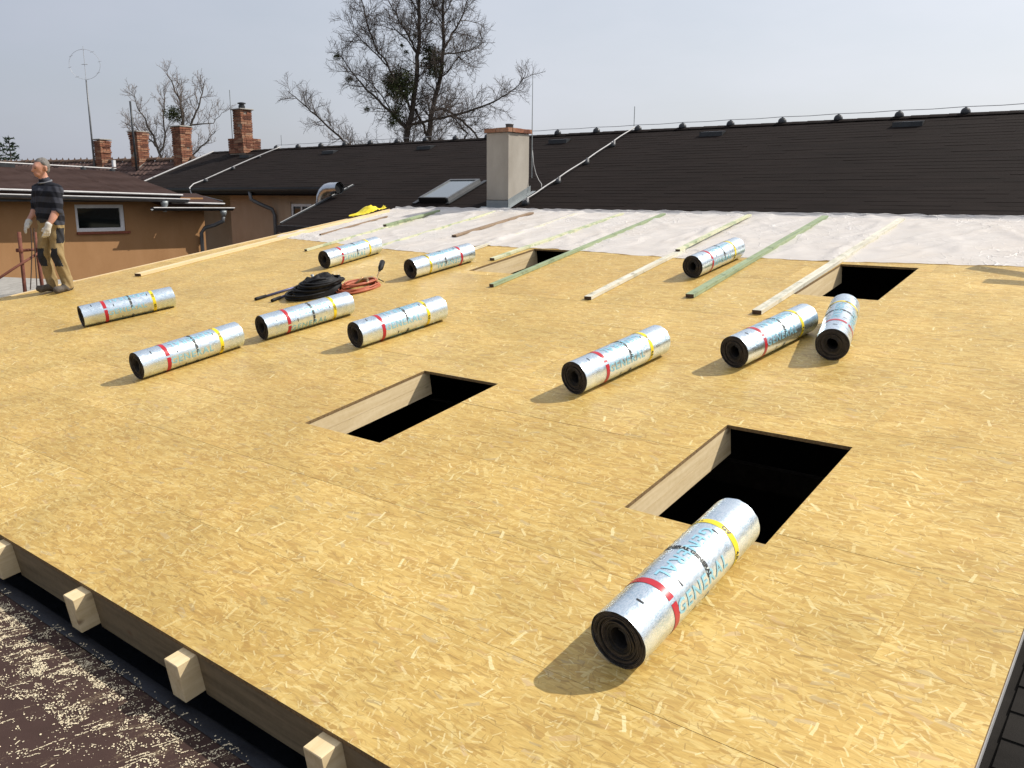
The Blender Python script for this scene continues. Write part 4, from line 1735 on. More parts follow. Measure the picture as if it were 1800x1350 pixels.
for (a, b) in ((0.0, 0.38), (0.385, 0.76), (0.765, 1.16)):
    m = MB()
    m.box(WX - 0.11, WX + 0.05, WY0 - 0.01 + a, WY0 - 0.01 + b, WZ0 - 0.052, WZ0 - 0.003)
    lh_obj(m, 'sill_tile', SILL, wf)


def ez(y):
    return 2.255 - 0.020 * (y - 6.6)


def pitched(x_e, ze, x_r, zr, ya, yb, th=0.07, fz=lambda y: 0.0):
    mb = MB()
    vs = []
    for y in (ya, yb):
        vs += [(x_e, y, ze + fz(y)), (x_r, y, zr + fz(y)), (x_r, y, zr - th + fz(y)), (x_e, y, ze - th + fz(y))]
    mb.add(vs, [(0, 4, 5, 1), (1, 5, 6, 2), (2, 6, 7, 3), (3, 7, 4, 0), (0, 1, 2, 3), (7, 6, 5, 4)])
    return mb


fz = lambda y: -0.020 * (y - 6.6)
XE, XRG = -18.25, -21.0
m = pitched(XE, 2.25, XRG, 2.80, -2.0, 10.72, fz=fz)
lr = lh_obj(m, 'roof', SHINGLE_BR)
m = pitched(XRG - 2.7, 2.25, XRG - 0.001, 2.80, -2.0, 10.72, fz=fz)
lh_obj(m, 'back_roof', SHINGLE_BR)
# shingle courses
m = MB()
n_c = 19
for i in range(n_c):
    t0, t1 = i / n_c, (i + 1) / n_c
    for (ya, yb) in [(-2 + 1.27 * q, -2 + 1.27 * (q + 1)) for q in range(10)]:
        vs = []
        lf = 0.010 + 0.004 * math.sin(i * 7.3 + ya * 3)
        for y in (ya, yb):
            f = fz(y)
            vs += [(XE + (XRG - XE) * t0, y, 2.25 + 0.55 * t0 + f + lf), (XE + (XRG - XE) * t1, y, 2.25 + 0.55 * t1 + f + 0.002), (XE + (XRG - XE) * t0, y, 2.25 + 0.55 * t0 + f - 0.004)]
        m.add(vs, [(0, 3, 4, 1), (2, 5, 3, 0)])
o = lh_obj(m, 'shingle_courses', SHINGLE_BR, lr)
o['kind'] = 'stuff'
m = MB()
m.tube([(XE + 0.015, -2, 2.235 + fz(-2)), (XE + 0.015, 10.75, 2.235 + fz(10.75))], 0.022, 8)
lh_obj(m, 'drip_edge', STEEL, lr)
m = MB()
m.box(XE - 0.03, XE - 0.005, -2, 10.70, 2.0, 2.13)
lh_obj(m, 'fascia', DARKMETAL)
m = MB()
m.box(WX + 0.002, XE - 0.032, -2, 10.70, 2.03, 2.05)
lh_obj(m, 'soffit', DARKMETAL)
m = MB()
vs, fs = [], []
mg = half_gutter(-2, 10.82, XE + 0.085, 2.135, 0.07, 'y')
mg.v = [(x, y, z + fz(y)) for (x, y, z) in mg.v]
lh_obj(mg, 'gutter', GREYMETAL)
m = MB()
m.tube([(XE + 0.158, -2, 2.145 + fz(-2)), (XE + 0.158, 10.84, 2.145 + fz(10.84))], 0.014, 8)
lh_obj(m, 'gutter_bead', STEEL)
m = MB()
yo = 10.25
m.lathe([(0.085, 2.02), (0.08, 1.96), (0.045, 1.86), (0.04, 1.78)], 14, T(XE + 0.085, yo, 0))
lh_obj(m, 'gutter_outlet', ZINC, smooth=True)
# lower porch roof at the right end
m = pitched(XE - 0.02, 1.99, -19.4, 2.20, 10.2, 11.80)
pr = lh_obj(m, 'porch_roof', SHINGLE_BR)
m = MB()
m.tube([(XE, 10.48, 1.985), (XE, 11.83, 1.96)], 0.02, 8)
lh_obj(m, 'drip_edge', STEEL, pr)
m = MB()
m.tube([(-19.2, 11.82, 2.14), (XE - 0.1, 11.84, 2.02)], 0.014, 8)
lh_obj(m, 'verge_trim', GREYMETAL, pr)
mg = half_gutter(9.95, 11.98, XE + 0.085, 1.865, 0.068, 'y')
lh_obj(mg, 'porch_gutter', DARKMETAL)
m = MB()
m.tube([(XE + 0.155, 9.95, 1.875), (XE + 0.155, 11.99, 1.862)], 0.014, 8)
lh_obj(m, 'gutter_bead', STEEL)
m = MB()
m.box(WX + 0.002, XE - 0.03, 10.71, 11.7, 1.80, 1.83)
lh_obj(m, 'porch_soffit', DARKMETAL)
m = MB()
m.lathe([(0.08, 1.80), (0.075, 1.75), (0.045, 1.66)], 14, T(XE + 0.085, 11.72, 0))
lh_obj(m, 'gutter_outlet', ZINC, smooth=True)
m = MB()
m.tube([(XE + 0.085, 11.72, 1.68), (XE + 0.07, 11.71, 1.56), (XE - 0.10, 11.58, 1.46), (WX + 0.16, 11.42, 1.40), (WX + 0.09, 11.36, 1.28), (WX + 0.09, 11.36, -2.0)], 0.045, 12)
lh_obj(m, 'downpipe', GREYMETAL, smooth=True)
# ridge cable of the brown roof
m = MB()
pts = [(XRG + 0.02, -2 + 1.15 * i, 2.86 + fz(-2 + 1.15 * i)) for i in range(12)]
m.tube(pts, 0.018, 6)
cbl = lh_obj(m, 'ridge_cable', STEEL)
for y in (7.9, 9.85, 10.55):
    m = MB()
    m.lathe([(0.07, 2.78 + fz(y)), (0.065, 2.83 + fz(y)), (0.03, 2.87 + fz(y))], 10, T(XRG + 0.02, y, 0))
    lh_obj(m, 'cable_holder', DARKMETAL, cbl)
m = MB()
m.box(XRG - 0.03, XRG + 0.05, 10.58, 10.64, 2.82, 2.98)
lh_obj(m, 'cable_post', WHITEPVC, cbl)
m = MB()
m.box(XRG - 0.2, XRG + 0.25, 7.9, 8.25, 2.70, 2.80)
lh_obj(m, 'roof_vent', DARKMETAL)

# ------------------------------------------------------------------ old tiled roof with three brick chimneys
AX, AY, BX, BY, TZ = -46.0, 14.36, -24.5, 19.42, 3.5
dv = Vector((BX - AX, BY - AY, 0))
TL = dv.length
dv.normalize()
nv_ = Vector((dv.y, -dv.x, 0))                              # towards the camera
th_ = empty('tiled_house', T(AX, AY, TZ) @ RZ(math.atan2(dv.y, dv.x)))
tag(th_, 'old house with a dark mossy tiled roof behind the brown roof', 'house')
# local: x along ridge, -y towards the camera
sp_ = math.tan(math.radians(38))
m = MB()
W_ = 4.5
m.add([(0, 0, -0.05), (TL, 0, -0.05), (TL, -W_, -0.05 - W_ * sp_), (0, -W_, -0.05 - W_ * sp_), (TL, W_, -0.05 - W_ * sp_), (0, W_, -0.05 - W_ * sp_)], [(3, 2, 1, 0), (0, 1, 4, 5)])
tr_ = m.obj('roof', TILE, th_)
m = MB()
m.box(0.2, TL - 0.2, -W_ + 0.4, W_ - 0.4, -7.5, -W_ * sp_ + 0.1)
m.obj('wall', BEIGE, th_)
m = MB()
rr = random.Random(12)
nrow = 7
for r_ in range(nrow):
    y0_ = -0.24 * r_
    x = 0
    while x < TL:
        j = rr.uniform(-0.012, 0.012)
        tw = 0.215
        ya, yb_ = y0_ - 0.02, y0_ - 0.30
        za, zb = ya * sp_ + 0.0 + j, yb_ * sp_ + 0.035 + j
        m.add([(x + 0.004, ya, za), (x + tw - 0.004, ya, za), (x + tw - 0.004, yb_, zb), (x + 0.004, yb_, zb), (x + tw / 2, ya, za + 0.02), (x + tw / 2, yb_, zb + 0.035),
               (x + 0.004, yb_, zb - 0.04), (x + tw - 0.004, yb_, zb - 0.04)], [(0, 3, 5, 4), (4, 5, 2, 1), (3, 6, 7, 2), (3, 2, 5)])
        x += tw
o = m.obj('tiles', TILE, tr_)
o['kind'] = 'stuff'
m = MB()
x = 0
while x < TL:
    ln = 0.36
    j = rr.uniform(-0.015, 0.02)
    vs = []
    for xx, r_ in ((x, 0.10), (x + ln + 0.04, 0.125)):
        for k in range(7):
            a = PI * k / 6
            vs.append((xx, r_ * math.cos(a), -0.03 + r_ * math.sin(a) + j))
    m.add(vs, [(k, 7 + k, 8 + k, k + 1) for k in range(6)] + [tuple(range(7, 14))])
    m.add([(x + ln, -0.03, 0.07), (x + ln + 0.05, 0.03, 0.07), (x + ln + 0.03, 0.0, 0.17 + j)], [(0, 1, 2)])
    x += ln
o = m.obj('ridge_tiles', MOSS, tr_)
o['kind'] = 'stuff'

for i, (x, y, wx, wy, h, lab) in enumerate(((-34.36, 16.96, 0.54, 0.50, 0.93, 'leftmost and lowest of the three old brick chimneys, next to the tall mast'),
                                        (-32.36, 17.42, 0.60, 0.54, 1.17, 'middle old brick chimney with missing bricks and a pole in front'),
                                        (-30.19, 17.93, 0.61, 0.55, 1.30, 'right old brick chimney with a projecting band, in front of the hazy tree'))):
    root, core, mb = brick_stack('brick_chimney', None, x, y, 3.35, wx * 0.86, wy * 0.86, h, rz=0.1, seed=20 + i, bl=0.27, bh=0.078)
    finish_stack(root, core, mb, wx * 0.86, wy * 0.86, h, 0.045)
    m = MB()
    m.add([(wx * 0.44, -wy * 0.60, -0.62), (wx * 0.75, -wy * 0.30, -0.52), (wx * 0.44, wy * 0.2, 0.12), (wx * 0.445, -wy * 0.46, 0.0 - 0.1)], [(0, 1, 2), (0, 2, 3)])
    m.box(-wx * 0.5, wx * 0.5, -wy * 0.56, -wy * 0.445, -0.9, -0.28)
    m.obj('mortar_fillet', CONCRETE, root)
    tag(root, lab, 'chimney', 'old brick chimneys on the tiled roof')

# masts
an = empty('antenna_mast', T(-34.55, 16.68, 2.6))
tag(an, 'tall thin mast with a wire ring antenna left of the brick chimneys', 'antenna')
m = MB()
m.tube([(0, 0, -1.2), (-0.02, 0, 2.2), (-0.03, 0, 3.93)], [0.045, 0.036, 0.026], 8)
m.obj('pole', GREYMETAL, an, smooth=True)
ALU = flat('thin_aluminium', (0.50, 0.51, 0.53), 0.5, 0.3)
m = MB()
c = Vector((-0.03, 0, 4.5))
cr = Vector((0.78, 0.625, 0))
pts = [c + (cr * math.cos(2 * PI * k / 40) * 0.60 + Vector((0, 0, 1)) * math.sin(2 * PI * k / 40) * 0.55) for k in range(41)]
m.tube(pts, 0.0065, 5, False)
m.tube([c - Vector((0, 0, 0.58)), c + Vector((0, 0, 0.66))], 0.010, 5)
m.tube([c - cr * 0.12, c + cr * 0.12], 0.012, 5)
for k in range(8):
    a = 2 * PI * k / 8 + 0.2
    q = c + cr * math.cos(a) * 0.6 + Vector((0, 0, 1)) * math.sin(a) * 0.55
    m.tube([q - cr * 0.07 - Vector((0, 0, 0.02)), q + cr * 0.07 + Vector((0, 0, 0.02))], 0.006, 4)
m.obj('ring_antenna', ALU, an)
m = MB()
m.tube([(-32.05, 17.08, 2.3), (-32.1, 17.08, 4.2), (-32.13, 17.08, 5.62)], [0.045, 0.04, 0.036], 8)
tag(m.obj('iron_pole', DARKMETAL, smooth=True), 'plain dark iron pole standing before the middle brick chimney', 'pole')

# ------------------------------------------------------------------ trees
def quick_twig(mb, p, d, ln, r, rr, up):
    """cheap three sided twig with one bend"""
    sx, sy, sz = rr.gauss(0, 0.18), rr.gauss(0, 0.18), rr.gauss(0, 0.14) + up
    d2 = Vector((d.x + sx, d.y + sy, d.z + sz)).normalized()
    q = p + d * (ln * 0.5)
    e = q + d2 * (ln * 0.5)
    a = d.cross(Vector((0.31, 0.77, 0.56))).normalized()
    b = d.cross(a)
    vs = []
    for c, w_ in ((p, r), (q, r * 0.75), (e, r * 0.4)):
        vs += [c + a * w_, c + (b * 0.87 - a * 0.5) * w_, c - (b * 0.87 + a * 0.5) * w_]
    mb.add(vs, [(0, 1, 4, 3), (1, 2, 5, 4), (2, 0, 3, 5), (3, 4, 7, 6), (4, 5, 8, 7), (5, 3, 6, 8)])
    return q, e, d2


def grow(mb_t, mb_w, path, rad0, rad1, rr, depth, side, dens, upbias, maxd, rmin):
    """a limb along path with side branches; thick pieces go to mb_t, twigs to mb_w"""
    n = len(path)
    rads = [max(rmin, rad0 + (rad1 - rad0) * i / (n - 1)) for i in range(n)]
    (mb_t if rad0 > 0.035 else mb_w).tube(path, rads, 7 if rad0 > 0.06 else 4, False)
    tot = sum((path[i + 1] - path[i]).length for i in range(n - 1))
    acc = 0.0
    nxt = tot * (0.10 if depth else 0.16)
    for i in range(n - 1):
        seg = path[i + 1] - path[i]
        L = seg.length
        d = seg.normalized()
        while acc + L > nxt:
            p = path[i] + seg * ((nxt - acc) / L)
            u = nxt / tot
            rnd_ = Vector((rr.gauss(0, 1), rr.gauss(0, 0.8), rr.gauss(0, 1) + upbias))
            pr_ = rnd_ - d * rnd_.dot(d)
            pr_ = pr_.normalized() if pr_.length > 0.1 else Vector((1, 0, 0))
            ang = rr.uniform(0.5, 1.2)
            nd = (d * math.cos(ang) + pr_ * math.sin(ang)).normalized()
            ln = side[depth] * rr.uniform(0.5, 1.2) * (1 - 0.5 * u)
            nxt += rr.uniform(0.55, 1.45) * dens[depth]
            if depth == maxd - 1:
                quick_twig(mb_w, p, nd, ln, rmin, rr, upbias * 0.2)
                continue
            k = 5 if depth < 1 else 4
            q = [p]
            cd = nd
            for _ in range(k):
                cd = (cd + Vector((rr.gauss(0, 0.17), rr.gauss(0, 0.17), rr.gauss(0, 0.14) + upbias * 0.22))).normalized()
                q.append(q[-1] + cd * ln / k)
            r0 = max(rmin * 1.25, min(rads[i] * 0.55, 0.014 * ln + 0.006))
            grow(mb_t, mb_w, q, r0, rmin, rr, depth + 1, side, dens, upbias, maxd, rmin)
        acc += L


def mistletoe(cx, cy, cz, r, seed, parent, nleaf=900, squash=1.0):
    nleaf = int(nleaf * 0.58)
    rr = random.Random(seed)
    mb = MB()
    for _ in range(nleaf):
        v = Vector((rr.gauss(0, 1), rr.gauss(0, 1), rr.gauss(0, 1))).normalized() * r * (0.15 + 1.0 * rr.random() ** 0.62)
        v *= 1 + 0.28 * noise.noise(v.normalized() * 2.1 + Vector((seed, 0, 0)))
        v.z *= squash
        p = Vector((cx, cy, cz)) + v
        a = Vector((rr.gauss(0, 1), rr.gauss(0, 1), rr.gauss(0, 1))).normalized()
        b = a.cross(Vector((rr.gauss(0, 1), rr.gauss(0, 1), rr.gauss(0, 1)))).normalized()
        L, W = r * 0.17 * rr.uniform(0.6, 1.3), r * 0.05
        L = min(L, 0.2)
        W = min(W, 0.07)
        mb.add([p - a * L, p + b * W, p + a * L, p - b * W], [(0, 1, 2, 3)])
    for _ in range(40):
        v = Vector((rr.gauss(0, 1), rr.gauss(0, 1), rr.gauss(0, 1))).normalized() * r * 0.9
        mb.tube([Vector((cx, cy, cz)), Vector((cx, cy, cz)) + v * 0.5 + Vector((0, 0, 0.05)), Vector((cx, cy, cz)) + v], 0.012, 3, False)
    return mb.obj('mistletoe', MISTLETOE, parent)


# big bare tree: limbs in a local frame (x across the view, z up), laid out in metres
KPX = 27.1
DT = 55.0
fwd = Vector((-0.6244, 0.7811, 0)).normalized()
rgt = Vector((0.7811, 0.6244, 0)).normalized()
base_d = fwd * DT + rgt * (DT * (740 - 900) / 1490.0)
tz0 = 2.1 + DT * (352 - 250) / 1490.0
bt = empty('bare_tree', T(base_d.x, base_d.y, -4) @ RZ(math.atan2(rgt.y, rgt.x)))
tag(bt, 'big leafless tree with dark mistletoe clumps rising behind the charcoal ridge', 'tree')


def tp(px, py, dz=0.0):
    return Vector(((px - 740) / KPX, dz, (250 - py) / KPX + tz0 + 4))


LIMBS = [
    ([(722, 400, 0), (718, 252, 0), (729, 204, .1), (738, 146, .2), (741, 109, .1), (744, 58, -.1), (746, 19, -.2), (750, -30, 0), (752, -70, 0)], .46, .04),
    ([(752, 400, .3), (755, 250, .3), (763, 200, .4), (775, 152, .6), (782, 109, .6), (781, 58, .4), (784, 8, .6), (786, -40, .5)], .44, .04),
    ([(782, 104, .6), (797, 80, .9), (812, 55, 1.1), (820, 30, 1.2), (826, 5, 1.0)], .17, .02),
    ([(782, 114, .6), (800, 111, 1.0), (820, 106, 1.4), (838, 97, 1.6), (852, 88, 1.7)], .12, .015),
    ([(779, 150, .6), (795, 138, .2), (808, 122, -.2), (818, 128, -.4), (835, 140, -.6)], .11, .015),
    ([(727, 230, 0), (765, 222, -.6), (806, 216, -1.0), (851, 203, -1.4), (882, 188, -1.6), (902, 176, -1.7), (916, 158, -1.6)], .20, .02),
    ([(760, 205, .4), (782, 203, .0), (806, 218, -.4), (829, 237, -.8), (845, 262, -1.0)], .19, .06),
    ([(733, 202, .1), (742, 222, .6), (752, 244, 1.0), (755, 262, 1.1)], .16, .09),
    ([(719, 236, 0), (690, 206, -.5), (668, 186, -.8), (651, 169, -1.0), (635, 148, -1.2), (620, 126, -1.4)], .22, .02),
    ([(700, 215, -.3), (676, 180, .4), (655, 158, .8), (636, 146, 1.1), (615, 142, 1.3)], .12, .015),
    ([(737, 113, .2), (726, 92, .6), (713, 69, .9), (700, 48, 1.1), (691, 30, 1.1), (679, 4, 1.0)], .15, .015),
    ([(739, 118, .2), (724, 96, -.5), (708, 85, -.9), (688, 79, -1.2), (668, 76, -1.4)], .11, .012),
    ([(728, 208, 0), (708, 165, -.8), (693, 137, -1.2), (676, 112, -1.4), (664, 74, -1.5), (657, 40, -1.4), (655, 25, -1.4)], .17, .015),
    ([(696, 142, -1.1), (676, 122, -1.0), (655, 103, -1.1), (642, 88, -1.2), (637, 68, -1.2)], .10, .012),
    ([(741, 90, .0), (752, 70, .8), (766, 55, 1.2), (775, 42, 1.4)], .11, .012),
    ([(744, 58, 0), (734, 40, -.6), (724, 20, -.9), (715, -8, -1.0)], .11, .012),
    ([(780, 70, .4), (768, 45, -.3), (764, 15, -.6), (768, -20, -.8)], .10, .012),
    ([(781, 60, .5), (795, 35, .0), (803, 10, -.3), (810, -15, -.4)], .09, .012),
    ([(722, 400, 0), (680, 315, .8), (640, 278, 1.0), (607, 255, 1.2), (579, 231, 1.3), (550, 204, 1.4), (530, 187, 1.4), (512, 172, 1.4)], .24, .02),
    ([(790, 420, -.6), (800, 300, -1.2), (815, 262, -1.5), (824, 247, -1.6), (808, 228, -1.8), (790, 215, -2.0)], .20, .03),
]
mt, mw = MB(), MB()
rr = random.Random(31)
for (pts, r0, r1) in LIMBS:
    raw = [tp(*p) for p in pts]
    fine_p = []
    for i in range(len(raw) - 1):
        for q in range(3):
            t = q / 3
            fine_p.append(raw[i].lerp(raw[i + 1], t) + Vector((rr.gauss(0, 0.03), rr.gauss(0, 0.05), rr.gauss(0, 0.03))))
    fine_p.append(raw[-1])
    big = r0 > 0.3
    grow(mt, mw, fine_p, r0 * (0.45 if big else 0.46), r1, rr, 0, (3.1 if big else 2.0, 1.2, 0.55), (0.29, 0.165, 0.10), 0.3, 3, 0.0078)
mt.obj('trunk', BARK, bt, smooth=True)
cw = mw.obj('crown', TWIG, bt)
for i, (px, py, r, n, sq, dz) in enumerate(((712, 168, .80, 2600, 1.35, -.2), (699, 162, .55, 1300, 1.0, -.6), (703, 212, .52, 900, 1.25, -.3), (697, 228, .38, 500, 1.0, -.5), (763, 128, .68, 1500, 1.25, .5), (757, 108, .42, 600, 1.0, .5), (770, 145, .40, 500, 1.0, .3),
                                   (613, 126, .27, 420, 1.0, -1.3), (630, 161, .24, 260, 0.7, -1.0), (657, 207, .22, 260, 0.7, -.8), (760, 6, .24, 300, 1.2, .5), (735, 88, .18, 160, 1, .2), (712, 101, .14, 120, 1, .6), (720, 113, .2, 160, 1, .4))):
    v = tp(px, py, dz)
    mistletoe(v.x, v.y, v.z, r, 50 + i, bt, n, sq)

# smaller hazier bare tree on the left
DT2 = 62.0
K2 = 1490 / DT2
base2 = fwd * DT2 + rgt * (DT2 * (335 - 900) / 1490.0)
tz2 = 2.1 + DT2 * (348 - 285) / 1490.0
b2 = empty('bare_tree', T(base2.x, base2.y, -4) @ RZ(math.atan2(rgt.y, rgt.x)))
tag(b2, 'smaller pale leafless tree with one mistletoe ball, between the brick chimneys', 'tree')
TWIG2 = flat('pale_twig', (0.16, 0.125, 0.105), 0.9)
BARK2 = mottled('pale_bark', (0.06, 0.05, 0.043), (0.13, 0.11, 0.095), 0.95, 12, 0.3, 0.02)


def tp2(px, py, dz=0.0):
    return Vector(((px - 335) / K2, dz, (285 - py) / K2 + tz2 + 4))


L2 = [
    ([(330, 360, 0), (337, 290, 0), (336, 250, .2), (340, 220, .3), (338, 190, .2), (330, 165, .1), (322, 142, 0)], .30, .02),
    ([(338, 262, .2), (348, 235, .4), (358, 215, .5), (368, 192, .6), (374, 168, .7), (378, 152, .7)], .17, .015),
    ([(352, 228, .4), (368, 226, .8), (385, 222, 1.0), (400, 205, 1.2)], .10, .012),
    ([(338, 230, .2), (346, 205, -.4), (342, 180, -.6), (345, 160, -.7)], .10, .012),
    ([(310, 340, 0), (305, 290, 0), (296, 262, 0), (287, 240, -.2), (282, 220, -.3), (272, 200, -.5), (268, 180, -.5)], .18, .015),
    ([(297, 265, 0), (280, 252, .4), (265, 245, .7), (252, 230, .9), (240, 215, 1)], .11, .012),
    ([(300, 275, 0), (306, 240, .6), (303, 210, .8), (308, 185, .9), (305, 165, .9)], .12, .012),
    ([(340, 330, 0), (350, 290, -.6), (372, 270, -1.0), (392, 255, -1.2), (408, 240, -1.3)], .14, .015),
    ([(280, 330, 1), (262, 290, 1.2), (250, 262, 1.3), (240, 240, 1.3), (232, 225, 1.3)], .12, .012),
]
mt, mw = MB(), MB()
rr = random.Random(77)
for (pts, r0, r1) in L2:
    raw = [tp2(*p) for p in pts]
    fp = []
    for i in range(len(raw) - 1):
        for q in range(3):
            fp.append(raw[i].lerp(raw[i + 1], q / 3) + Vector((rr.gauss(0, 0.04), rr.gauss(0, 0.05), rr.gauss(0, 0.04))))
    fp.append(raw[-1])
    grow(mt, mw, fp, r0 * 0.62, r1, rr, 0, (1.6, 0.95, 0.5), (0.36, 0.2, 0.14), 0.55, 3, 0.0095)
mt.obj('trunk', BARK2, b2, smooth=True)
mw.obj('crown', TWIG2, b2)
v = tp2(325, 210, 0.3)
mistletoe(v.x, v.y, v.z, 0.62, 90, b2, 900, 0.9)


def conifer(px, py_top, py_bot, D, hgt_px, lab, seed, wid):
    K = 1490 / D
    bs = fwd * D + rgt * (D * (px - 900) / 1490.0)
    zt = 2.1 + D * (349 - py_top) / 1490.0
    root = empty('conifer_tree', T(bs.x, bs.y, -4) @ RZ(math.atan2(rgt.y, rgt.x)))
    tag(root, lab, 'tree', 'young conifers beyond the roofs')
    H_ = zt + 4
    rr = random.Random(seed)
    tr, cr_ = MB(), MB()
    tr.tube([(0, 0, 0), (0.05, 0, H_ * 0.6), (0, 0, H_)], [0.14, 0.07, 0.012], 6)
    z = H_ - 0.15
    while z > H_ - 4.2:
        f = (H_ - z)
        ln = min(wid, 0.16 + 0.32 * f) * rr.uniform(0.7, 1.15)
        a0 = rr.uniform(0, 6.28)
        for k in range(4):
            a = a0 + k * 1.57 + rr.uniform(-0.5, 0.5)
            dr = Vector((math.cos(a), math.sin(a), rr.uniform(0.0, 0.5)))
            p0 = Vector((0, 0, z))
            p1 = p0 + dr * ln
            tr.tube([p0, p0.lerp(p1, 0.5) + Vector((0, 0, -0.02)), p1], [0.015, 0.011, 0.005], 3, False)
            nn_ = int(34 * ln / 0.5)
            for q in range(nn_):
                t = rr.uniform(0.2, 1.05)
                c = p0.lerp(p1, t)
                d_ = (dr.normalized() + Vector((rr.gauss(0, .8), rr.gauss(0, .8), rr.gauss(0, .6)))).normalized()
                s_ = d_.cross(Vector((rr.gauss(0, 1), rr.gauss(0, 1), 1))).normalized() * 0.034
                L = rr.uniform(0.10, 0.22)
                cr_.add([c - s_, c + d_ * L, c + s_], [(0, 1, 2)])
        z -= rr.uniform(0.14, 0.26)
    tr.obj('trunk', BARK, root)
    cr_.obj('crown', NEEDLE, root)


conifer(14, 232, 290, 44, 60, 'dark young conifer top at the far left edge, taller of the pair', 5, 0.6)
conifer(45, 249, 290, 47, 40, 'shorter young conifer top just right of the taller one', 6, 0.34)

# ------------------------------------------------------------------ grey ledge and rusty scaffold by the man
m = MB()
vs = [(-12.66, 3.9, 0.58), (-16.5, 3.9, 0.58), (-16.5, 6.15, 0.70), (-12.66, 6.15, 0.86)]
vs += [(x, y, z - 0.2) for (x, y, z) in vs]
m.add(vs, [(3, 2, 1, 0), (4, 5, 6, 7), (0, 1, 5, 4), (1, 2, 6, 5), (2, 3, 7, 6), (3, 0, 4, 7)])
m.box(-16.5, -12.7, 3.95, 6.1, -4, 0.36)
led = m.obj('concrete_ledge', CONCRETE)
tag(led, 'grey concrete ledge just outside the left edge of the boards', 'ledge')
sc = empty('scaffold_frame', T(-13.0, 5.2, 0.6))
tag(sc, 'rusty red scaffold frame standing on the ledge beside the man', 'scaffold')
SI = T(13.0, -5.2, -0.6)
m = MB()
m.tube([(-13.0, 5.10, -1.0), (-13.0, 5.11, 0.8), (-13.0, 5.12, 1.61)], 0.026, 10)
m.obj('post', RUST, sc, SI, True)
m = MB()
m.tube([(-13.0, 5.36, -1.0), (-13.0, 5.35, 0.8), (-13.0, 5.33, 1.60)], 0.026, 10)
m.obj('post', RUST, sc, SI, True)
m = MB()
m.tube([(-13.0, 5.09, 1.35), (-13.0, 5.36, 1.36)], 0.02, 8)
m.obj('rung', RUST, sc, SI, True)
m = MB()
m.tube([(-12.96, 4.5, 0.82), (-12.96, 5.0, 1.12), (-12.96, 5.37, 1.33)], 0.018, 8)
m.obj('brace', RUST, sc, SI, True)
for (ya, yb, yc) in ((5.22, 5.24, 5.16), (5.30, 5.28, 5.25)):
    m = MB()
    m.tube([(-12.94, yb + 0.02, 1.66), (-12.94, yb, 1.35), (-12.94, (yb + yc) / 2, 1.05), (-12.94, yc, 0.80)], 0.008, 6)
    m.obj('rope', ROPE, sc, SI)
for y in (5.1, 5.35):
    m = MB()
    m.lathe([(0.045, 1.33), (0.048, 1.35), (0.045, 1.38)], 10, T(-13.0, y, 0))
    m.obj('coupler', RUST, sc, SI)

# ------------------------------------------------------------------ the man
def smin(a, b, k):
    h = np.clip(0.5 + 0.5 * (b - a) / k, 0, 1)
    return b * (1 - h) + a * h - k * h * (1 - h)


def seg_sdf(P, a, b, ra, rb, sx=1.0, sy=1.0):
    a = np.array(a, float)
    b = np.array(b, float)
    ba = b - a
    pa = P - a
    l2 = max(1e-9, float(ba @ ba))
    t = np.clip(pa @ ba / l2, 0, 1)
    q = pa - t[..., None] * ba
    q = q * np.array([1 / sx, 1 / sy, 1.0])
    return np.sqrt((q ** 2).sum(-1)) - (ra + (rb - ra) * t)


def nets(F, o, h):
    """naive surface nets"""
    ins = F < 0
    nx_, ny_, nz_ = F.shape
    acc = np.zeros((nx_ - 1, ny_ - 1, nz_ - 1, 3))
    cn = np.zeros((nx_ - 1, ny_ - 1, nz_ - 1))
    C = [(0, 0, 0), (1, 0, 0), (0, 1, 0), (1, 1, 0), (0, 0, 1), (1, 0, 1), (0, 1, 1), (1, 1, 1)]

    def cut(A, c):
        return A[c[0]:nx_ - 1 + c[0], c[1]:ny_ - 1 + c[1], c[2]:nz_ - 1 + c[2]]
    for i in range(8):
        for j in range(i + 1, 8):
            if sum(abs(C[i][k] - C[j][k]) for k in range(3)) != 1:
                continue
            a, b = cut(F, C[i]), cut(F, C[j])
            x = cut(ins, C[i]) != cut(ins, C[j])
            t = np.where(x, a / np.where(np.abs(a - b) < 1e-12, 1, a - b), 0)
            for k in range(3):
                acc[..., k] += np.where(x, C[i][k] + t * (C[j][k] - C[i][k]), 0)
            cn += x
    act = cn > 0
    idx = -np.ones(act.shape, int)
    idx[act] = np.arange(act.sum())
    pos = np.argwhere(act) + acc[act] / cn[act][:, None]
    verts = pos * h + np.array(o)
    faces = []
    for ax in range(3):
        u, v = (ax + 1) % 3, (ax + 2) % 3
        s0 = [slice(1, -1)] * 3
        s1 = [slice(1, -1)] * 3
        s0[ax] = slice(0, -1)
        s1[ax] = slice(1, None)
        A, B = ins[tuple(s0)], ins[tuple(s1)]
        E_ = np.argwhere(A != B)
        sg = A[A != B]
        offs = [1, 1, 1]
        offs[ax] = 0
        E_ = E_ + np.array(offs)
        du = np.zeros(3, int)
        du[u] = 1
        dv_ = np.zeros(3, int)
        dv_[v] = 1
        q = [E_ - du - dv_, E_ - dv_, E_, E_ - du]
        ids = [idx[tuple(np.clip(x, 0, np.array(idx.shape) - 1).T)] for x in q]
        Fq = np.stack(ids, 1)
        Fq[~sg] = Fq[~sg][:, ::-1]
        faces.append(Fq)
    faces = np.concatenate(faces)
    faces = faces[(faces >= 0).all(1)]
    return verts, faces


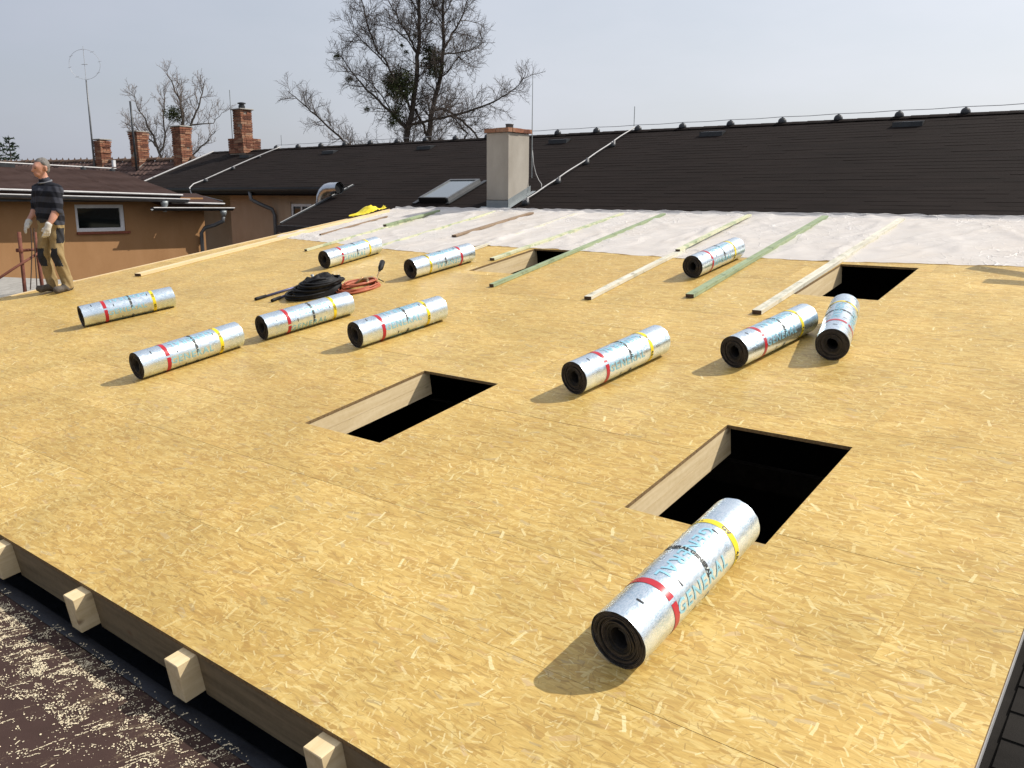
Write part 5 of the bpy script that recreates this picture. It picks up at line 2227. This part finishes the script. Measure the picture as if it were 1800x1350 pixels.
def sdf_object(name, prims, h, k, mats, parent, fold=0.0, pad=0.06, relabel=None):
    pts = np.array([p[1] for p in prims] + [p[2] for p in prims])
    rmax = max(max(p[3], p[4]) for p in prims) * 1.3 + pad
    lo, hi = pts.min(0) - rmax, pts.max(0) + rmax
    n = np.ceil((hi - lo) / h).astype(int) + 1
    G = np.stack(np.meshgrid(*[lo[i] + h * np.arange(n[i]) for i in range(3)], indexing='ij'), -1)
    F = None
    for p in prims:
        d = seg_sdf(G, p[1], p[2], p[3], p[4], *(p[5] if len(p) > 5 else (1, 1)))
        F = d if F is None else smin(F, d, k)
    if fold:
        X, Y, Z = G[..., 0], G[..., 1], G[..., 2]
        F = F + fold * (np.sin(34 * Z + 9 * np.sin(11 * X + 3) + 6 * np.sin(13 * Y)) * 0.6 + np.sin(23 * X + 31 * Y + 17 * Z) * 0.4) * (Z < 1.42)
    V, Q = nets(F, lo, h)
    cen = V[Q].mean(1)
    best = np.full(len(cen), 1e9)
    lab = np.zeros(len(cen), int)
    for p in prims:
        d = seg_sdf(cen, p[1], p[2], p[3], p[4], *(p[5] if len(p) > 5 else (1, 1)))
        w_ = d < best
        best[w_] = d[w_]
        lab[w_] = p[0]
    if relabel:
        lab = relabel(cen, lab)
    me = bpy.data.meshes.new(name)
    me.from_pydata(V.tolist(), [], Q.tolist())
    for mm in mats:
        me.materials.append(mm)
    me.polygons.foreach_set('material_index', lab.tolist())
    me.polygons.foreach_set('use_smooth', [True] * len(me.polygons))
    me.update()
    return link(name, me, parent)


SKIN = mottled('skin', (0.40, 0.19, 0.125), (0.52, 0.27, 0.19), 0.55, 12, 0.0)
HAIR = mottled('grey_hair', (0.07, 0.064, 0.058), (0.21, 0.195, 0.18), 0.8, 40, 0.3, 0.004)
TROUSER = mottled('khaki_cloth', (0.20, 0.14, 0.062), (0.34, 0.25, 0.12), 0.9, 9, 0.3, 0.01)
BLACKCL = mottled('black_cloth', (0.010, 0.011, 0.014), (0.026, 0.027, 0.032), 0.9, 14, 0.2, 0.006)
GLOVE = mottled('white_work_glove', (0.42, 0.40, 0.36), (0.62, 0.60, 0.55), 0.9, 20, 0.3, 0.006)
BOOT = mottled('dusty_boot', (0.045, 0.038, 0.030), (0.12, 0.10, 0.08), 0.8, 16, 0.3, 0.006)
EYE = flat('dark_eye', (0.02, 0.015, 0.012), 0.3)


def make_shirt():
    t = NT('striped_shirt')
    co = t.coord()
    xyz = t.n('ShaderNodeSeparateXYZ')
    t.L(co, xyz.inputs[0])
    st = t.math('SINE', t.math('MULTIPLY_ADD', xyz.outputs[2], 43.0, t.math('MULTIPLY', xyz.outputs[1], 8.0)))
    n = t.noise(co, 30, 4, 0.6)
    a = t.maprange(st, -0.15, 0.15, 0.0, 1.0)
    col = t.mix(a, (0.013, 0.014, 0.019), (0.042, 0.045, 0.058))
    col = t.mix(0.5, col, t.ramp(n, [(0.3, (0.7, 0.7, 0.7)), (0.7, (1.25, 1.25, 1.25))]), 'MULTIPLY')
    t.set(col, 0.92, 0.0, 0.2)
    return t.m


SHIRT = make_shirt()
mp_ = deckp(-12.15, 5.28, 0.0)
man = empty('person', T(mp_.x, mp_.y, mp_.z) @ RZ(math.radians(14)))
tag(man, 'man in dark striped shirt, khaki work trousers and white gloves standing at the roof edge', 'person')
S_, SH, TR, GL, BO, KP = 0, 1, 2, 3, 4, 5
# facing -y, his left is +x
LF, RF = 0.13, -0.10
dzL = 0.0
body = [
    # trousers
    (TR, (0.085, -0.01, 0.90), (0.118, -0.055, 0.50), 0.105, 0.076),
    (TR, (0.118, -0.055, 0.50), (0.135, 0.035, 0.13), 0.078, 0.066),
    (TR, (-0.085, -0.03, 0.90), (-0.105, -0.095, 0.50), 0.103, 0.075),
    (TR, (-0.105, -0.095, 0.50), (-0.10, -0.02, 0.13), 0.077, 0.066),
    (TR, (0.06, -0.02, 0.92), (-0.06, -0.02, 0.92), 0.125, 0.125, (1, 0.92)),
    (TR, (0.136, 0.035, 0.15), (0.137, 0.035, 0.09), 0.074, 0.070),
    (TR, (-0.10, -0.02, 0.15), (-0.10, -0.02, 0.09), 0.074, 0.070),
    # torso and sleeves
    (SH, (0.075, -0.01, 0.93), (0.105, -0.03, 1.30), 0.120, 0.116, (1, 0.95)),
    (SH, (-0.075, -0.01, 0.93), (-0.105, -0.03, 1.30), 0.120, 0.116, (1, 0.95)),
    (SH, (0.0, -0.045, 1.02), (0.0, -0.05, 1.30), 0.132, 0.122),
    (SH, (0.05, -0.03, 1.385), (0.165, -0.02, 1.365), 0.084, 0.076),
    (SH, (-0.05, -0.03, 1.385), (-0.165, -0.02, 1.365), 0.084, 0.076),
    (SH, (0.185, -0.02, 1.35), (0.235, -0.075, 1.09), 0.078, 0.064),
    (SH, (-0.185, -0.02, 1.35), (-0.245, -0.03, 1.10), 0.076, 0.062),
    (SH, (0.0, -0.03, 1.42), (0.0, -0.04, 1.47), 0.082, 0.070),
    # bare forearms
    (S_, (0.237, -0.09, 1.08), (0.212, -0.205, 0.91), 0.047, 0.035),
    (S_, (-0.245, -0.045, 1.09), (-0.225, -0.165, 0.94), 0.046, 0.034),
    # neck and head
    (S_, (0.0, -0.04, 1.44), (-0.003, -0.06, 1.56), 0.056, 0.054),
    (S_, (-0.006, -0.068, 1.665), (-0.010, -0.090, 1.645), 0.086, 0.080, (0.88, 1.05)),
    (S_, (-0.012, -0.105, 1.585), (-0.013, -0.125, 1.560), 0.058, 0.042, (0.95, 1.0)),
    (S_, (-0.020, -0.168, 1.640), (-0.023, -0.188, 1.600), 0.011, 0.017),
    (S_, (0.016, -0.156, 1.652), (-0.052, -0.152, 1.652), 0.013, 0.013),
    (S_, (-0.008, -0.152, 1.575), (-0.034, -0.150, 1.575), 0.012, 0.012),
    (S_, (0.072, -0.062, 1.650), (0.074, -0.058, 1.605), 0.020, 0.014),
    (S_, (-0.086, -0.075, 1.650), (-0.086, -0.072, 1.605), 0.020, 0.014),
    # boots
    (BO, (0.137, 0.055, 0.055), (0.150, -0.150, 0.042), 0.052, 0.046),
    (BO, (0.136, 0.04, 0.13), (0.137, 0.03, 0.06), 0.056, 0.055),
    (BO, (-0.10, 0.00, 0.055), (-0.11, -0.205, 0.042), 0.052, 0.046),
    (BO, (-0.10, -0.015, 0.13), (-0.10, -0.02, 0.06), 0.056, 0.055),
]


def patches(c, lab):
    """black knee panels, side pocket and waistband on the trousers"""
    x, y, z = c[:, 0], c[:, 1], c[:, 2]
    left = x > 0.01
    ax = np.where(left, np.interp(z, [0.13, 0.5, 0.9], [0.035, -0.055, -0.01]), np.interp(z, [0.13, 0.5, 0.9], [-0.02, -0.095, -0.03]))
    cx = np.where(left, np.interp(z, [0.13, 0.5, 0.9], [0.135, 0.118, 0.085]), np.interp(z, [0.13, 0.5, 0.9], [-0.10, -0.105, -0.085]))
    tr = lab == TR
    knee = tr & (z > 0.35) & (z < 0.59) & (y < ax - 0.012) & (np.abs(x - cx) < 0.066)
    pocket = tr & (x > 0.125) & (z > 0.66) & (z < 0.86) & (np.abs(y - ax) < 0.058)
    flap = tr & (x < -0.125) & (z > 0.70) & (z < 0.86) & (np.abs(y - ax) < 0.058)
    lab = lab.copy()
    lab[knee | pocket | flap] = KP
    return lab


sdf_object('body', body, 0.010, 0.022, [SKIN, SHIRT, TROUSER, GLOVE, BOOT, BLACKCL], man, 0.0075, relabel=patches)
# hair: cap over the skull, open at the face
hair = [
    (0, (-0.004, -0.045, 1.700), (-0.006, -0.066, 1.700), 0.078, 0.070, (0.95, 1.05)),
    (0, (-0.002, -0.020, 1.625), (-0.002, -0.022, 1.665), 0.062, 0.072),
    (0, (0.060, -0.045, 1.655), (0.052, -0.075, 1.700), 0.026, 0.030),
    (0, (-0.074, -0.050, 1.655), (-0.064, -0.080, 1.700), 0.026, 0.030),
]
sdf_object('hair', hair, 0.009, 0.02, [HAIR], man)
m = MB()
for ex in (0.010, -0.046):
    m.lathe([(0.002, -0.010), (0.010, -0.004), (0.010, 0.004), (0.002, 0.010)], 8, T(ex, -0.167, 1.634) @ RX(PI / 2))
m.obj('eyes', EYE, man, smooth=True)
# light collar edge
m = MB()
pts = []
for k in range(25):
    a = 2 * PI * k / 24
    pts.append((0.080 * math.cos(a), -0.038 + 0.080 * math.sin(a), 1.462 + 0.022 * math.sin(a)))
m.tube(pts, 0.011, 6, False)
COLLAR = flat('grey_collar', (0.16, 0.165, 0.18), 0.9)
m.obj('collar', COLLAR, man, smooth=True)


def hand(name, wrist, palm, knuck, side, curl_dir, lens, spread):
    """gloved hand with five fingers; side = across the palm, curl_dir = where the fingers bend to"""
    w_, p_, k_ = Vector(wrist), Vector(palm), Vector(knuck)
    sd, cd = Vector(side).normalized(), Vector(curl_dir).normalized()
    fw = (k_ - w_).normalized()
    pr = [(0, tuple(w_), tuple(p_), 0.043, 0.036), (0, tuple(p_ - sd * 0.018), tuple(k_ - sd * 0.028), 0.026, 0.018), (0, tuple(p_ + sd * 0.018), tuple(k_ + sd * 0.028), 0.026, 0.018), (0, tuple(p_), tuple(k_), 0.028, 0.018)]
    for i, L in enumerate(lens):
        b = k_ + sd * (i - 1.5) * spread
        d1 = (fw + cd * 0.35 + sd * (i - 1.5) * 0.08).normalized()
        d2 = (fw * 0.6 + cd * 0.9).normalized()
        j1 = b + d1 * L * 0.5
        j2 = j1 + d2 * L * 0.5
        pr.append((0, tuple(b - fw * 0.012), tuple(j1), 0.0115, 0.0105))
        pr.append((0, tuple(j1), tuple(j2), 0.0105, 0.0092))
    tb = w_.lerp(p_, 0.6) + sd * 0.03
    tj = tb + (sd * 0.8 + fw * 0.7 + cd * 0.3).normalized() * 0.036
    te = tj + (fw * 0.9 + cd * 0.4 + sd * 0.1).normalized() * 0.032
    pr.append((0, tuple(tb), tuple(tj), 0.016, 0.013))
    pr.append((0, tuple(tj), tuple(te), 0.013, 0.0115))
    return sdf_object(name, pr, 0.0055, 0.008, [GLOVE], man, 0.0, 0.03)


hand('glove', (0.211, -0.212, 0.905), (0.203, -0.232, 0.845), (0.198, -0.242, 0.800), (-0.35, -0.93, 0), (-0.8, 0.3, -0.1), (0.062, 0.075, 0.080, 0.070), 0.021)
hand('glove', (-0.224, -0.172, 0.935), (-0.220, -0.205, 0.890), (-0.218, -0.228, 0.862), (0.9, -0.35, 0.1), (0.15, 0.35, -0.9), (0.062, 0.075, 0.080, 0.070), 0.021)
